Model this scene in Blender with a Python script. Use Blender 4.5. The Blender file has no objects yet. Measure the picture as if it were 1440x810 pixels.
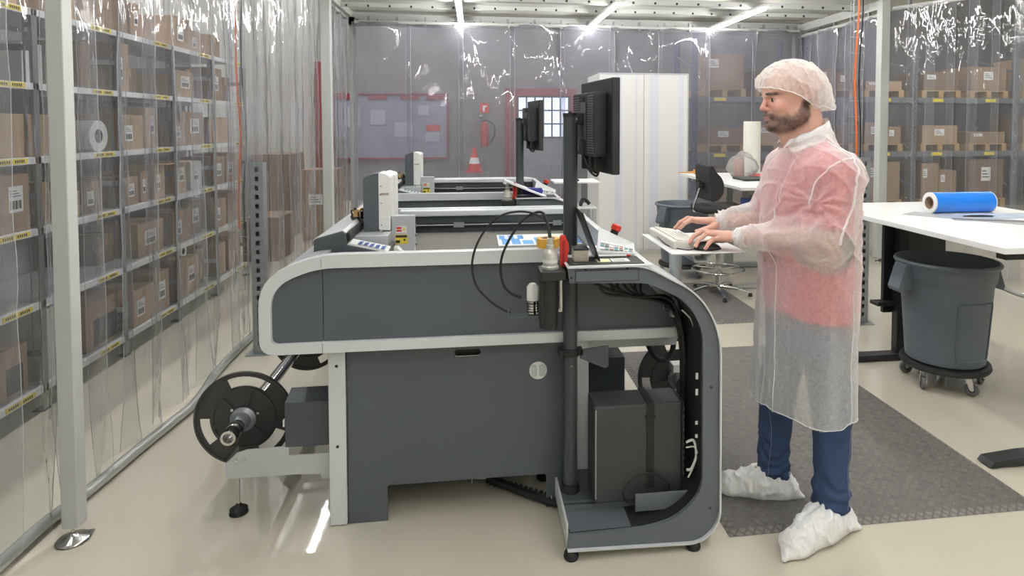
import bpy, bmesh, math, random
import numpy as np
from mathutils import Vector, Matrix, noise as mnoise
from mathutils.bvhtree import BVHTree
random.seed(7)
SC = bpy.context.scene
COL = SC.collection
PI = math.pi
# ------------------------------------------------------------------ camera
cd = bpy.data.cameras.new('camera'); cam = bpy.data.objects.new('camera', cd); COL.objects.link(cam)
cam.location = (0, 0, 1.557)
cam.rotation_euler = (math.radians(90 - 2.354), 0, math.radians(-7.782))
cd.sensor_width = 36; cd.lens = 22.5
cd.shift_x = -0.0486; cd.shift_y = -0.134
cd.clip_start = 0.05; cd.clip_end = 100
SC.camera = cam
# ------------------------------------------------------------------ world, exposure
w = bpy.data.worlds.new('hall_air'); SC.world = w; w.use_nodes = True
w.node_tree.nodes['Background'].inputs[0].default_value = (0.80, 0.85, 0.9, 1)
w.node_tree.nodes['Background'].inputs[1].default_value = 0.25
SC.view_settings.view_transform = 'Standard'
SC.view_settings.look = 'None'
SC.view_settings.gamma = 1.0
SC.view_settings.use_curve_mapping = False
SC.view_settings.exposure = 0.60
SC.cycles.transparent_max_bounces = 32
SC.cycles.max_bounces = 8
SC.cycles.diffuse_bounces = 4
SC.cycles.glossy_bounces = 3
SC.cycles.caustics_reflective = False
SC.cycles.caustics_refractive = False
SC.cycles.sample_clamp_indirect = 6
TUBE_E = 64.0          # tube lamps in the tent
def area(name, loc, sx, sy, power, rot=(0, 0, 0), col=(1, 1, 1)):
    l = bpy.data.lights.new(name, 'AREA'); l.shape = 'RECTANGLE'; l.size = sx; l.size_y = sy
    l.energy = power; l.color = col
    o = bpy.data.objects.new(name, l); COL.objects.link(o); o.location = loc; o.rotation_euler = rot
    return o
# unseen area lights, added to brighten the hall outside the tent
HALL = [(-2.85, 4.2, 5.2, 0.10, 5.5, 80), (-2.05, 4.2, 5.2, 0.10, 5.5, 80), (0.5, 10.4, 5.2, 6, 0.12, 55), (0.5, 12.2, 5.2, 6, 0.12, 55), (7.0, 8.2, 5.2, 0.12, 5, 70), (9.0, 8.2, 5.2, 0.12, 5, 70), (7.5, 2.0, 5.2, 0.12, 5, 100), (-2.6, 11, 5.2, 0.10, 3, 60)]
for i, (x, y, z, sx, sy, p) in enumerate(HALL):
    area('hall_fill_light', (x, y, z), sx, sy, p)

# ------------------------------------------------------------------ helpers: materials
def lin(c):
    c /= 255.0
    return c / 12.92 if c <= 0.04045 else ((c + 0.055) / 1.055) ** 2.4
def rgb(r, g, b): return (lin(r), lin(g), lin(b), 1)
MATS = {}
def mat(name, col, rough=0.5, metal=0.0, var=0.06, scale=6.0, bump=0.0, bscale=60.0, spec=0.5, coat=0.0, stretch=None):
    if name in MATS: return MATS[name]
    m = bpy.data.materials.new(name); m.use_nodes = True; nt = m.node_tree; N = nt.nodes; L = nt.links
    b = N['Principled BSDF']
    b.inputs['Roughness'].default_value = rough; b.inputs['Metallic'].default_value = metal
    b.inputs['Specular IOR Level'].default_value = spec
    b.inputs['Coat Weight'].default_value = coat
    tc = N.new('ShaderNodeTexCoord')
    src = tc.outputs['Object']
    if stretch:
        mp = N.new('ShaderNodeMapping'); mp.inputs['Scale'].default_value = stretch; L.new(src, mp.inputs[0]); src = mp.outputs[0]
    n = N.new('ShaderNodeTexNoise'); n.inputs['Scale'].default_value = scale; n.inputs['Detail'].default_value = 4
    L.new(src, n.inputs[0])
    mx = N.new('ShaderNodeMix'); mx.data_type = 'RGBA'
    mx.inputs[6].default_value = tuple(c * (1 - var) for c in col[:3]) + (1,)
    mx.inputs[7].default_value = tuple(min(1, c * (1 + var)) for c in col[:3]) + (1,)
    L.new(n.outputs[0], mx.inputs[0]); L.new(mx.outputs[2], b.inputs['Base Color'])
    if bump:
        n2 = N.new('ShaderNodeTexNoise'); n2.inputs['Scale'].default_value = bscale; n2.inputs['Detail'].default_value = 3
        L.new(src, n2.inputs[0])
        bp = N.new('ShaderNodeBump'); bp.inputs['Strength'].default_value = bump; bp.inputs['Distance'].default_value = 0.01
        L.new(n2.outputs[0], bp.inputs['Height']); L.new(bp.outputs[0], b.inputs['Normal'])
    MATS[name] = m
    return m
def emat(name, col, s):
    if name in MATS: return MATS[name]
    m = bpy.data.materials.new(name); m.use_nodes = True; nt = m.node_tree
    b = nt.nodes['Principled BSDF']; b.inputs['Base Color'].default_value = (0.8, 0.8, 0.8, 1)
    b.inputs['Emission Color'].default_value = col; b.inputs['Emission Strength'].default_value = s
    MATS[name] = m; return m
def film(name, tint, gloss, haze, rough=0.04, bump=0.4, bscale=(6, 6, 1.2), hazecol=(0.85, 0.87, 0.9, 1), stripe=0.0):
    """clear flexible PVC / PE film: transparent + mirror-like sheen + a little milky haze"""
    m = bpy.data.materials.new(name); m.use_nodes = True; nt = m.node_tree; N = nt.nodes; L = nt.links
    N.remove(N['Principled BSDF']); out = N['Material Output']
    tr = N.new('ShaderNodeBsdfTransparent'); tr.inputs[0].default_value = tint
    gl = N.new('ShaderNodeBsdfGlossy'); gl.inputs['Roughness'].default_value = rough
    df = N.new('ShaderNodeBsdfDiffuse'); df.inputs[0].default_value = hazecol
    lw = N.new('ShaderNodeFresnel'); lw.inputs['IOR'].default_value = 1.45
    mu = N.new('ShaderNodeMath'); mu.operation = 'MULTIPLY'; mu.inputs[1].default_value = gloss; mu.use_clamp = True
    tc = N.new('ShaderNodeTexCoord'); mp = N.new('ShaderNodeMapping'); mp.inputs['Scale'].default_value = bscale
    L.new(tc.outputs['Object'], mp.inputs[0])
    ns = N.new('ShaderNodeTexNoise'); ns.inputs['Scale'].default_value = 1.0; ns.inputs['Detail'].default_value = 3; ns.inputs['Distortion'].default_value = 0.4
    L.new(mp.outputs[0], ns.inputs[0])
    bp = N.new('ShaderNodeBump'); bp.inputs['Strength'].default_value = bump; bp.inputs['Distance'].default_value = 0.05
    L.new(ns.outputs[0], bp.inputs['Height'])
    L.new(bp.outputs[0], gl.inputs['Normal']); L.new(bp.outputs[0], lw.inputs['Normal'])
    L.new(lw.outputs[0], mu.inputs[0])
    m1 = N.new('ShaderNodeMixShader'); m2 = N.new('ShaderNodeMixShader')
    m1.inputs[0].default_value = haze; L.new(tr.outputs[0], m1.inputs[1]); L.new(df.outputs[0], m1.inputs[2])
    L.new(mu.outputs[0], m2.inputs[0]); L.new(m1.outputs[0], m2.inputs[1]); L.new(gl.outputs[0], m2.inputs[2])
    L.new(m2.outputs[0], out.inputs[0])
    MATS[name] = m; return m
def cloth(name, col, opac, opac_var=0.15, scale=40, rough=0.9, trl=0.3):
    """thin non-woven: part see-through fibre sheet"""
    m = bpy.data.materials.new(name); m.use_nodes = True; nt = m.node_tree; N = nt.nodes; L = nt.links
    N.remove(N['Principled BSDF']); out = N['Material Output']
    tr = N.new('ShaderNodeBsdfTransparent')
    df = N.new('ShaderNodeBsdfDiffuse'); df.inputs[0].default_value = col
    tl = N.new('ShaderNodeBsdfTranslucent'); tl.inputs[0].default_value = col
    tc = N.new('ShaderNodeTexCoord')
    ns = N.new('ShaderNodeTexNoise'); ns.inputs['Scale'].default_value = scale; ns.inputs['Detail'].default_value = 5; ns.inputs['Roughness'].default_value = 0.65
    L.new(tc.outputs['Object'], ns.inputs[0])
    mr = N.new('ShaderNodeMapRange'); mr.inputs[1].default_value = 0.3; mr.inputs[2].default_value = 0.7
    mr.inputs[3].default_value = max(0, opac - opac_var); mr.inputs[4].default_value = min(1, opac + opac_var)
    L.new(ns.outputs[0], mr.inputs[0])
    # a sheet seen edge-on hides more
    lw = N.new('ShaderNodeLayerWeight'); lw.inputs[0].default_value = 0.35
    ad = N.new('ShaderNodeMath'); ad.operation = 'MULTIPLY_ADD'; ad.inputs[1].default_value = 0.45; ad.use_clamp = True
    L.new(lw.outputs['Facing'], ad.inputs[0]); L.new(mr.outputs[0], ad.inputs[2])
    mm = N.new('ShaderNodeMixShader'); mm.inputs[0].default_value = trl; L.new(df.outputs[0], mm.inputs[1]); L.new(tl.outputs[0], mm.inputs[2])
    m2 = N.new('ShaderNodeMixShader'); L.new(ad.outputs[0], m2.inputs[0]); L.new(tr.outputs[0], m2.inputs[1]); L.new(mm.outputs[0], m2.inputs[2])
    L.new(m2.outputs[0], out.inputs[0])
    MATS[name] = m; return m

# ------------------------------------------------------------------ helpers: meshes
class MB:
    def __init__(s): s.v = []; s.f = []
    def add(s, vs, fs):
        n = len(s.v); s.v += [tuple(v) for v in vs]; s.f += [tuple(i + n for i in f) for f in fs]; return s
    def box(s, x0, x1, y0, y1, z0, z1):
        if x0 > x1: x0, x1 = x1, x0
        if y0 > y1: y0, y1 = y1, y0
        if z0 > z1: z0, z1 = z1, z0
        return s.add([(x0,y0,z0),(x1,y0,z0),(x1,y1,z0),(x0,y1,z0),(x0,y0,z1),(x1,y0,z1),(x1,y1,z1),(x0,y1,z1)],
              [(0,3,2,1),(4,5,6,7),(0,1,5,4),(1,2,6,5),(2,3,7,6),(3,0,4,7)])
    def prism(s, poly, a, b, axis='y'):
        """poly: 2-D outline; axis y -> (x,z); x -> (y,z); z -> (x,y)"""
        def P(p, t):
            if axis == 'y': return (p[0], t, p[1])
            if axis == 'x': return (t, p[0], p[1])
            return (p[0], p[1], t)
        n = len(poly)
        vs = [P(p, a) for p in poly] + [P(p, b) for p in poly]
        fs = [tuple(range(n)), tuple(range(2*n-1, n-1, -1))] + [(i, n+i, n+(i+1) % n, (i+1) % n) for i in range(n)]
        return s.add(vs, fs)
    def tube(s, pts, r, seg=10, closed=False, caps=True):
        pts = [Vector(p) for p in pts]; n = len(pts)
        rr = r if isinstance(r, (list, tuple)) else [r] * n
        base = len(s.v); up = None
        for i, p in enumerate(pts):
            a = pts[(i-1) % n] if (closed or i > 0) else p; b = pts[(i+1) % n] if (closed or i < n-1) else p
            t = (b - a).normalized()
            if up is None:
                up = Vector((0,0,1)) if abs(t.z) < 0.9 else Vector((1,0,0))
            u = (up - t * up.dot(t)).normalized(); v = t.cross(u); up = u
            for k in range(seg):
                an = 2*PI*k/seg; s.v.append(tuple(p + (u*math.cos(an) + v*math.sin(an)) * rr[i]))
        for i in range(n if closed else n-1):
            j = (i+1) % n
            for k in range(seg):
                k2 = (k+1) % seg
                s.f.append((base+i*seg+k, base+i*seg+k2, base+j*seg+k2, base+j*seg+k))
        if caps and not closed:
            s.f.append(tuple(base+k for k in range(seg-1, -1, -1)))
            s.f.append(tuple(base+(n-1)*seg+k for k in range(seg)))
        return s
    def cyl(s, c, r, h, axis='z', seg=24, r2=None):
        c = Vector(c); d = {'x': Vector((1,0,0)), 'y': Vector((0,1,0)), 'z': Vector((0,0,1))}[axis]
        return s.tube([c, c + d*h], [r, r if r2 is None else r2], seg)
    def lathe(s, prof, c, axis='z', seg=32, caps=True):
        closed = prof[0] == prof[-1] or not caps
        c = Vector(c); base = len(s.v); n = len(prof)
        for (r, t) in prof:
            for k in range(seg):
                a = 2*PI*k/seg; x, y = r*math.cos(a), r*math.sin(a)
                q = {'z': (x, y, t), 'y': (x, t, y), 'x': (t, x, y)}[axis]
                s.v.append((c.x+q[0], c.y+q[1], c.z+q[2]))
        for i in range(n-1):
            for k in range(seg):
                k2 = (k+1) % seg
                s.f.append((base+i*seg+k, base+i*seg+k2, base+(i+1)*seg+k2, base+(i+1)*seg+k))
        if prof[0][0] > 1e-6 and not closed: s.f.append(tuple(base+k for k in range(seg)))
        if prof[-1][0] > 1e-6 and not closed: s.f.append(tuple(base+(n-1)*seg+k for k in range(seg-1, -1, -1)))
        return s
    def xf(s, M, start=0):
        s.v[start:] = [tuple(M @ Vector(v)) for v in s.v[start:]]; return s
    def mesh(s, name):
        me = bpy.data.meshes.new(name); me.from_pydata(s.v, [], s.f)
        bm = bmesh.new(); bm.from_mesh(me); bmesh.ops.remove_doubles(bm, verts=bm.verts, dist=1e-6)
        bmesh.ops.recalc_face_normals(bm, faces=bm.faces); bm.to_mesh(me); bm.free()
        return me
    def obj(s, name, m, parent=None, bevel=0.0, smooth=False, seg=2):
        return link(name, s.mesh(name), m, parent, bevel, smooth, seg)
def link(name, me, m, parent=None, bevel=0.0, smooth=False, seg=2):
    o = bpy.data.objects.new(name, me); COL.objects.link(o)
    if m and not me.materials: me.materials.append(m)
    if smooth:
        me.polygons.foreach_set('use_smooth', [True]*len(me.polygons))
        if smooth != 'all':
            try: me.set_sharp_from_angle(angle=math.radians(40))
            except Exception: pass
    if bevel:
        b = o.modifiers.new('bevel', 'BEVEL'); b.width = bevel; b.segments = seg; b.limit_method = 'ANGLE'; b.angle_limit = math.radians(40)
        b.harden_normals = False
    if parent is not None:
        o.parent = parent
        o.matrix_parent_inverse = parent.matrix_basis.inverted()
    return o
def thing(name, label, cat, loc=(0,0,0), group=None):
    o = bpy.data.objects.new(name, None); COL.objects.link(o); o.location = loc; o.empty_display_size = 0.1
    o['label'] = label; o['category'] = cat
    if group: o['group'] = group
    return o
def tag(o, label, cat, group=None, kind=None):
    o['label'] = label; o['category'] = cat
    if group: o['group'] = group
    if kind: o['kind'] = kind
    return o
def struct(o): o['kind'] = 'structure'; return o
def box(name, m, x0, x1, y0, y1, z0, z1, parent=None, bevel=0.0, **k):
    return MB().box(x0,x1,y0,y1,z0,z1).obj(name, m, parent, bevel, **k)
def plate(name, m, outline, holes, a, b, axis='y', parent=None, bevel=0.0):
    """flat plate with real holes, through a filled 2-D curve"""
    cu = bpy.data.curves.new('t', 'CURVE'); cu.dimensions = '2D'; cu.fill_mode = 'BOTH'
    cu.extrude = abs(b-a)/2
    for pl in [outline] + holes:
        sp = cu.splines.new('POLY'); sp.points.add(len(pl)-1)
        for i, p in enumerate(pl): sp.points[i].co = (p[0], p[1], 0, 1)
        sp.use_cyclic_u = True
    t = bpy.data.objects.new('t', cu); COL.objects.link(t)
    dg = bpy.context.evaluated_depsgraph_get(); me = bpy.data.meshes.new_from_object(t.evaluated_get(dg))
    bpy.data.objects.remove(t); bpy.data.curves.remove(cu)
    c = (a+b)/2; bm = bmesh.new(); bm.from_mesh(me)
    for v in bm.verts:
        x, y, z = v.co
        v.co = (x, c+z, y) if axis == 'y' else ((c+z, x, y) if axis == 'x' else (x, y, c+z))
    bmesh.ops.remove_doubles(bm, verts=bm.verts, dist=1e-6); bmesh.ops.recalc_face_normals(bm, faces=bm.faces)
    bm.to_mesh(me); bm.free(); me.name = name
    me.materials.clear()
    return link(name, me, m, parent, bevel)
def circ(cx, cy, r, n=32, a0=0, a1=2*PI):
    full = abs(a1-a0-2*PI) < 1e-6
    return [(cx+r*math.cos(a0+(a1-a0)*i/(n if full else n-1)), cy+r*math.sin(a0+(a1-a0)*i/(n if full else n-1))) for i in range(n)]
def rrect(x0, y0, x1, y1, r, n=5):
    o = []
    for cx, cy, a in ((x1-r,y1-r,0),(x0+r,y1-r,PI/2),(x0+r,y0+r,PI),(x1-r,y0+r,3*PI/2)):
        for i in range(n+1):
            t = a+PI/2*i/n; o.append((cx+r*math.cos(t), cy+r*math.sin(t)))
    return o
def rpoly(pts, rads, n=6):
    """round the corners of a polygon"""
    out = []; N = len(pts)
    for i in range(N):
        p = Vector(pts[i]); a = Vector(pts[i-1]); b = Vector(pts[(i+1) % N]); r = rads[i] if isinstance(rads, (list, tuple)) else rads
        if r <= 0: out.append(tuple(p)); continue
        u = (a-p); v = (b-p); lu, lv = u.length, v.length; r = min(r, lu*0.49, lv*0.49)
        A = p+u/lu*r; B = p+v/lv*r
        for k in range(n+1):
            t = k/n; q = A*(1-t)**2 + p*2*t*(1-t) + B*t*t; out.append((q.x, q.y))
    return out
def cr(pts, n=8, closed=False):
    """Catmull-Rom through points"""
    P = [Vector(p) for p in pts]; out = []; N = len(P)
    for i in range(N if closed else N-1):
        if closed: p0,p1,p2,p3 = P[i-1],P[i],P[(i+1)%N],P[(i+2)%N]
        else: p0,p1,p2,p3 = P[max(i-1,0)],P[i],P[i+1],P[min(i+2,N-1)]
        for k in range(n):
            t = k/n
            out.append(0.5*((2*p1)+(p2-p0)*t+(2*p0-5*p1+4*p2-p3)*t*t+(3*p1-p0-3*p2+p3)*t*t*t))
    if not closed: out.append(P[-1])
    return out
def hose(name, m, pts, r, parent=None, seg=8, n=8):
    return MB().tube(cr(pts, n), r, seg).obj(name, m, parent, smooth=True)
def text(name, body, m, size, M, parent=None, depth=0.0006, align='CENTER'):
    cu = bpy.data.curves.new('t', 'FONT'); cu.body = body; cu.size = size; cu.extrude = depth/2; cu.align_x = align; cu.align_y = 'CENTER'
    cu.resolution_u = 2
    t = bpy.data.objects.new('t', cu); COL.objects.link(t)
    dg = bpy.context.evaluated_depsgraph_get(); me = bpy.data.meshes.new_from_object(t.evaluated_get(dg))
    bpy.data.objects.remove(t); bpy.data.curves.remove(cu)
    me.transform(M); me.materials.clear(); me.name = name
    return link(name, me, m, parent)
def copy_tree(o, dx, label=None):
    """copy a thing with its parts and sub-parts, shifted by dx"""
    c = o.copy(); COL.objects.link(c); c.location = o.location + Vector(dx)
    if label: c['label'] = label
    for ch in [k for k in bpy.data.objects if k.parent is o]:
        d = ch.copy(); COL.objects.link(d); d.parent = c; d.matrix_parent_inverse = ch.matrix_parent_inverse.copy()
        for g in [k for k in bpy.data.objects if k.parent is ch]:
            e = g.copy(); COL.objects.link(e); e.parent = d; e.matrix_parent_inverse = g.matrix_parent_inverse.copy()
    return c
FRONT = Matrix(((1,0,0,0),(0,0,-1,0),(0,1,0,0),(0,0,0,1)))   # text plane -> facing -Y
def at(x, y, z, base=FRONT, rz=0): return Matrix.Translation((x, y, z)) @ Matrix.Rotation(rz, 4, 'Z') @ base

# ------------------------------------------------------------------ materials
M_floor = mat('epoxy_floor', rgb(202, 197, 180), 0.035, var=0.05, scale=1.5, spec=0.85, coat=0.25, bump=0.03, bscale=8)
M_wall = mat('hall_plaster', rgb(186, 185, 180), 0.85, var=0.05, scale=1.5)
M_wallg = mat('hall_dark_plaster', rgb(124, 121, 122), 0.85, var=0.15, scale=0.8)
M_ceil = mat('tent_ceiling_panel', rgb(212, 212, 208), 0.7, var=0.04, scale=1.0)
M_alu = mat('grey_frame_paint', rgb(186, 188, 186), 0.45, var=0.03)
M_galv = mat('galvanised_steel', rgb(150, 155, 158), 0.4, 0.6, var=0.18, scale=25)
M_galvd = mat('galvanised_slot', rgb(40, 42, 44), 0.6)
M_board = mat('shelf_white_steel', rgb(222, 224, 226), 0.45, var=0.03)
M_body = mat('machine_charcoal', rgb(79, 86, 92), 0.38, var=0.04, scale=3, bump=0.02, bscale=300)
M_body2 = mat('machine_charcoal_dark', rgb(68, 74, 79), 0.42, var=0.04, scale=3)
M_cons = mat('console_grey', rgb(92, 99, 105), 0.38, var=0.03, scale=3)
M_rim = mat('machine_silver_rim', rgb(212, 216, 220), 0.32, 0.15, var=0.03)
M_silver = mat('silver_sheet', rgb(190, 195, 198), 0.35, 0.3, var=0.04, stretch=(1, 1, 40))
M_black = mat('black_plastic', rgb(30, 31, 33), 0.45, var=0.1)
M_blackm = mat('black_powder_coat', rgb(60, 66, 70), 0.30, var=0.1)
M_rubber = mat('black_rubber', rgb(24, 24, 25), 0.6, var=0.1)
M_chrome = mat('chrome', rgb(205, 205, 205), 0.12, 1.0, var=0.03)
M_white = mat('white_laminate', rgb(238, 238, 238), 0.35, var=0.015)
M_whitep = mat('white_plastic', rgb(232, 232, 230), 0.4, var=0.03)
M_card = [mat('cardboard_a', rgb(170, 144, 118), 0.85, var=0.08, scale=3), mat('cardboard_b', rgb(150, 125, 103), 0.85, var=0.08, scale=3),
          mat('cardboard_c', rgb(184, 160, 134), 0.85, var=0.08, scale=3), mat('cardboard_d', rgb(124, 104, 88), 0.85, var=0.1, scale=3)]
M_yellow = mat('label_yellow', rgb(226, 206, 60), 0.6)
M_ink = mat('label_ink', rgb(55, 52, 40), 0.7)
M_paper = mat('paper_label', rgb(226, 226, 226), 0.7)
M_red = mat('signal_red', rgb(205, 52, 36), 0.4)
M_orange = mat('orange_cable', rgb(232, 112, 48), 0.45)
M_pvc = film('clear_pvc_strip', (0.93, 0.935, 0.945, 1), 1.2, 0.075, rough=0.04, bump=0.6, bscale=(7, 7, 1.6))
M_pvce = film('clear_pvc_strip_edge', (0.9, 0.9, 0.92, 1), 1.2, 0.45, rough=0.15, bump=0.3, bscale=(6, 6, 2), hazecol=(0.8, 0.82, 0.85, 1))
M_pvc2 = film('clear_pvc_sheet', (0.82, 0.82, 0.86, 1), 1.6, 0.30, rough=0.022, bump=0.6, bscale=(3.0, 3.0, 1.0), hazecol=(0.40, 0.40, 0.46, 1))
M_pe = film('thin_bag_film', (0.98, 0.98, 0.99, 1), 0.8, 0.22, rough=0.15, bump=0.35, bscale=(30, 30, 24), hazecol=(.95, .95, .95, 1))
# ================================================================== THE HALL AND THE TENT
struct(box('floor', M_floor, -3.2, 13.2, -3.2, 13.7, -0.1, 0))
struct(box('wall_left', M_wall, -3.2, -3.05, -3.2, 13.7, 0, 5.6))
struct(box('wall_back', M_wallg, -3.2, 13.2, 13.55, 13.7, 0, 5.6))
struct(box('wall_right', M_wall, 13.05, 13.2, -3.2, 13.7, 0, 5.6))
struct(box('wall_front', M_wall, -3.2, 13.2, -3.2, -3.05, 0, 5.6))
struct(box('ceiling', M_wall, -3.2, 13.2, -3.2, 13.7, 5.6, 5.7))

# red framed doorway with glazed upper half in the far wall
d = struct(bpy.data.objects.new('door_1', None)); COL.objects.link(d); d.location = (1.4, 13.5, 0)
M_dred = mat('door_red_paint', rgb(132, 40, 56), 0.5, var=0.05)
plate('door_frame', M_dred, [(0.64,0),(2.15,0),(2.15,2.31),(0.64,2.31)], [[(0.9,0.06),(0.9,2.16),(2.02,2.16),(2.02,0.06)]], 13.44, 13.56, parent=d)
box('door_leaf', mat('door_grey_leaf', rgb(140, 138, 150), 0.5), 0.9, 2.02, 13.5, 13.54, 0.06, 1.27, parent=d)
M_sky = emat('daylit_pane', (0.62, 0.78, 1.0, 1), 1.15)
M_mull = mat('mullion_grey', rgb(70, 76, 92), 0.5)
for i in range(6):
    for j in range(3):
        x0 = 0.93+i*0.18; z0 = 1.30+j*0.285
        box('pane', M_sky, x0, x0+0.155, 13.52, 13.53, z0, z0+0.255, parent=d)
m = MB()
for i in range(7): m.box(0.9+i*0.18, 0.93+i*0.18, 13.49, 13.53, 1.27, 2.16)
for j in range(4): m.box(0.9, 2.02, 13.485, 13.53, 1.27+j*0.285, 1.295+j*0.285)
m.obj('mullion', M_mull, d)

# notice board
nb = thing('notice_board', 'wide grey notice board with red edge on the far wall', 'notice board', (-1.68, 13.5, 0.86))
box('board_panel', mat('board_grey', rgb(132, 134, 150), 0.6, var=0.12), -2.80, -0.56, 13.5, 13.53, 0.86, 2.18, parent=nb)
m = MB(); m.box(-2.82, -0.54, 13.47, 13.5, 2.16, 2.19).box(-2.82, -0.54, 13.47, 13.5, 0.84, 0.875).box(-2.82,-2.795,13.47,13.5,0.875,2.16).box(-0.565,-0.54,13.47,13.5,0.875,2.16)
m.obj('board_edge', M_dred, nb)
for i, x in enumerate((-2.78, -2.14, -1.5, -0.98)):
    box('header_strip', M_dred, x, x+0.38, 13.475, 13.495, 2.07, 2.15, parent=nb)
for x, z, a, b in ((-2.6,1.5,.3,.42),(-2.1,1.55,.3,.3),(-1.62,1.3,.36,.3),(-1.15,1.75,.22,.2),(-1.0,1.2,.28,.2)):
    box('notice_sheet', mat('sheet_bluegrey', rgb(158,160,176), 0.7), x, x+a, 13.485, 13.498, z, z+b, parent=nb)
box('notice_photo', mat('notice_red', rgb(176, 80, 74), 0.7), -0.98, -0.7, 13.48, 13.49, 1.42, 1.55, parent=nb)
# fire extinguisher + sign + cone
fx = thing('fire_extinguisher', 'red fire extinguisher hanging on the far wall', 'fire extinguisher', (0.21, 13.4, 1.1))
m = MB().lathe([(0,0),(0.075,0),(0.085,0.03),(0.085,0.42),(0.05,0.5),(0.02,0.52)], (0.21,13.42,1.1)).obj('cylinder_body', mat('extinguisher_red', rgb(170,44,44), .4), fx, smooth=True)
MB().box(0.12,0.28,13.4,13.44,1.62,1.66).box(0.1,0.2,13.4,13.44,1.67,1.7).obj('valve', M_black, fx)
hose('discharge_hose', M_black, [(0.26,13.42,1.64),(0.4,13.42,1.55),(0.42,13.42,1.35),(0.33,13.42,1.15)], 0.014, fx)
sg = thing('extinguisher_sign', 'small red square sign above the wall extinguisher', 'sign', (0.21, 13.5, 1.82))
box('sign_plate', M_red, 0.12, 0.31, 13.5, 13.52, 1.8, 2.0, parent=sg)
MB().box(0.18,0.22,13.49,13.5,1.83,1.95).box(0.22,0.26,13.49,13.5,1.92,1.95).obj('pictogram', M_paper, sg)
cn = thing('traffic_cone', 'red and white traffic cone standing below the extinguisher', 'traffic cone', (0.0, 12.6, 0))
cz = 0.62
box('pallet_block', M_wallg, -0.3, 0.3, 12.45, 12.95, 0, cz) ; o = bpy.data.objects['pallet_block']; o.name='plinth'; tag(o, 'low grey plinth under the traffic cone by the far wall', 'plinth')
MB().box(-0.17,0.17,12.5,12.84,cz,cz+0.03).obj('cone_base', M_red, cn)
MB().lathe([(0.14,0),(0.105,0.14)], (0,12.67,cz+0.03)).obj('cone_shell', M_red, cn, smooth=True)
MB().lathe([(0.105,0),(0.075,0.12)], (0,12.67,cz+0.17)).obj('white_band', M_paper, cn, smooth=True)
MB().lathe([(0.075,0),(0.02,0.2),(0,0.2)], (0,12.67,cz+0.29)).obj('cone_tip', M_red, cn, smooth=True)
cn.location.z = cz
for ch in cn.children: ch.matrix_parent_inverse = cn.matrix_basis.inverted()
# red pillars, yellow post, crates left behind
for x, y, wd, lb in ((-3.0, 12.7, 0.16, 'leftmost tall dark red steel door leaf behind the left curtain'), (-2.82, 12.7, 0.12, 'narrower dark red steel door leaf beside the wider one')):
    tag(box('red_door_leaf', M_dred, x, x+wd, y, y+0.06, 0, 2.75, bevel=0.01), lb, 'door leaf')
tag(box('yellow_post', mat('yellow_paint', rgb(190, 160, 60), 0.5), -2.37, -2.22, 10.5, 10.62, 0, 1.18, bevel=0.01), 'yellow barrier post beyond the left curtain', 'post')
def carton(name, label, x0, x1, y0, y1, z0, z1, m, group=None, sticker=None, tape=True, face='x', parent=None):
    """closed cardboard carton: body, flaps seam, tape, paper label"""
    t = thing(name, label, 'box', ((x0+x1)/2, (y0+y1)/2, z0), group)
    b = box('carton_body', m, x0, x1, y0, y1, z0, z1, parent=t, bevel=0.004)
    if tape:
        if face == 'x':
            ym = (y0+y1)/2
            MB().box(x0+0.01, x1+0.0015, ym-0.02, ym+0.02, z1-0.001, z1+0.0015).box(x1, x1+0.0015, ym-0.02, ym+0.02, z1-0.07, z1).obj('tape', mat('brown_tape', rgb(160,126,88), 0.3), t)
    if sticker:
        a, bb, c, dd = sticker        # fractions along y (or x) and z
        if face == 'x':
            Y0 = y0+(y1-y0)*a; Y1 = y0+(y1-y0)*c; Z0 = z0+(z1-z0)*bb; Z1 = z0+(z1-z0)*dd
            s = box('paper_label', M_paper, x1+0.0005, x1+0.002, Y0, Y1, Z0, Z1, parent=t)
            mm = MB(); n = 9; hh = (Z1-Z0)
            for k in range(n):
                q = Y0+(Y1-Y0)*(0.1+0.8*k/n); mm.box(x1+0.002, x1+0.003, q, q+(Y1-Y0)*0.04*(1+k % 3 % 2), Z0+hh*0.12, Z0+hh*0.45)
            for k in range(3): mm.box(x1+0.002, x1+0.003, Y0+(Y1-Y0)*0.1, Y0+(Y1-Y0)*(0.85-0.15*k), Z0+hh*(0.6+0.1*k), Z0+hh*(0.63+0.1*k))
            mm.obj('barcode', M_ink, s)
        else:
            X0 = x0+(x1-x0)*a; X1 = x0+(x1-x0)*c; Z0 = z0+(z1-z0)*bb; Z1 = z0+(z1-z0)*dd
            s = box('paper_label', M_paper, X0, X1, y0-0.002, y0-0.0005, Z0, Z1, parent=t)
            mm = MB()
            for k in range(3): mm.box(X0+(X1-X0)*0.1, X0+(X1-X0)*(0.85-0.15*k), y0-0.003, y0-0.002, Z0+(Z1-Z0)*(0.25+0.22*k), Z0+(Z1-Z0)*(0.32+0.22*k))
            mm.obj('label_print', M_ink, s)
    return t
carton('cardboard_crate', 'tall brown crate beyond the left curtain, in front of the red door leaves', -3.0, -2.5, 9.2, 9.9, 0, 1.15, M_card[3], tape=False)
carton('cardboard_crate', 'lower brown crate with a white label beyond the left curtain', -2.3, -1.85, 8.95, 9.4, 0, 0.95, M_card[1], sticker=(.2,.5,.6,.65), tape=False, face='y')
carton('cardboard_crate', 'dark brown crate leaning low behind the tent corner', -2.6, -2.2, 7.6, 8.2, 0, 0.5, M_card[3], tape=False)

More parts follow.
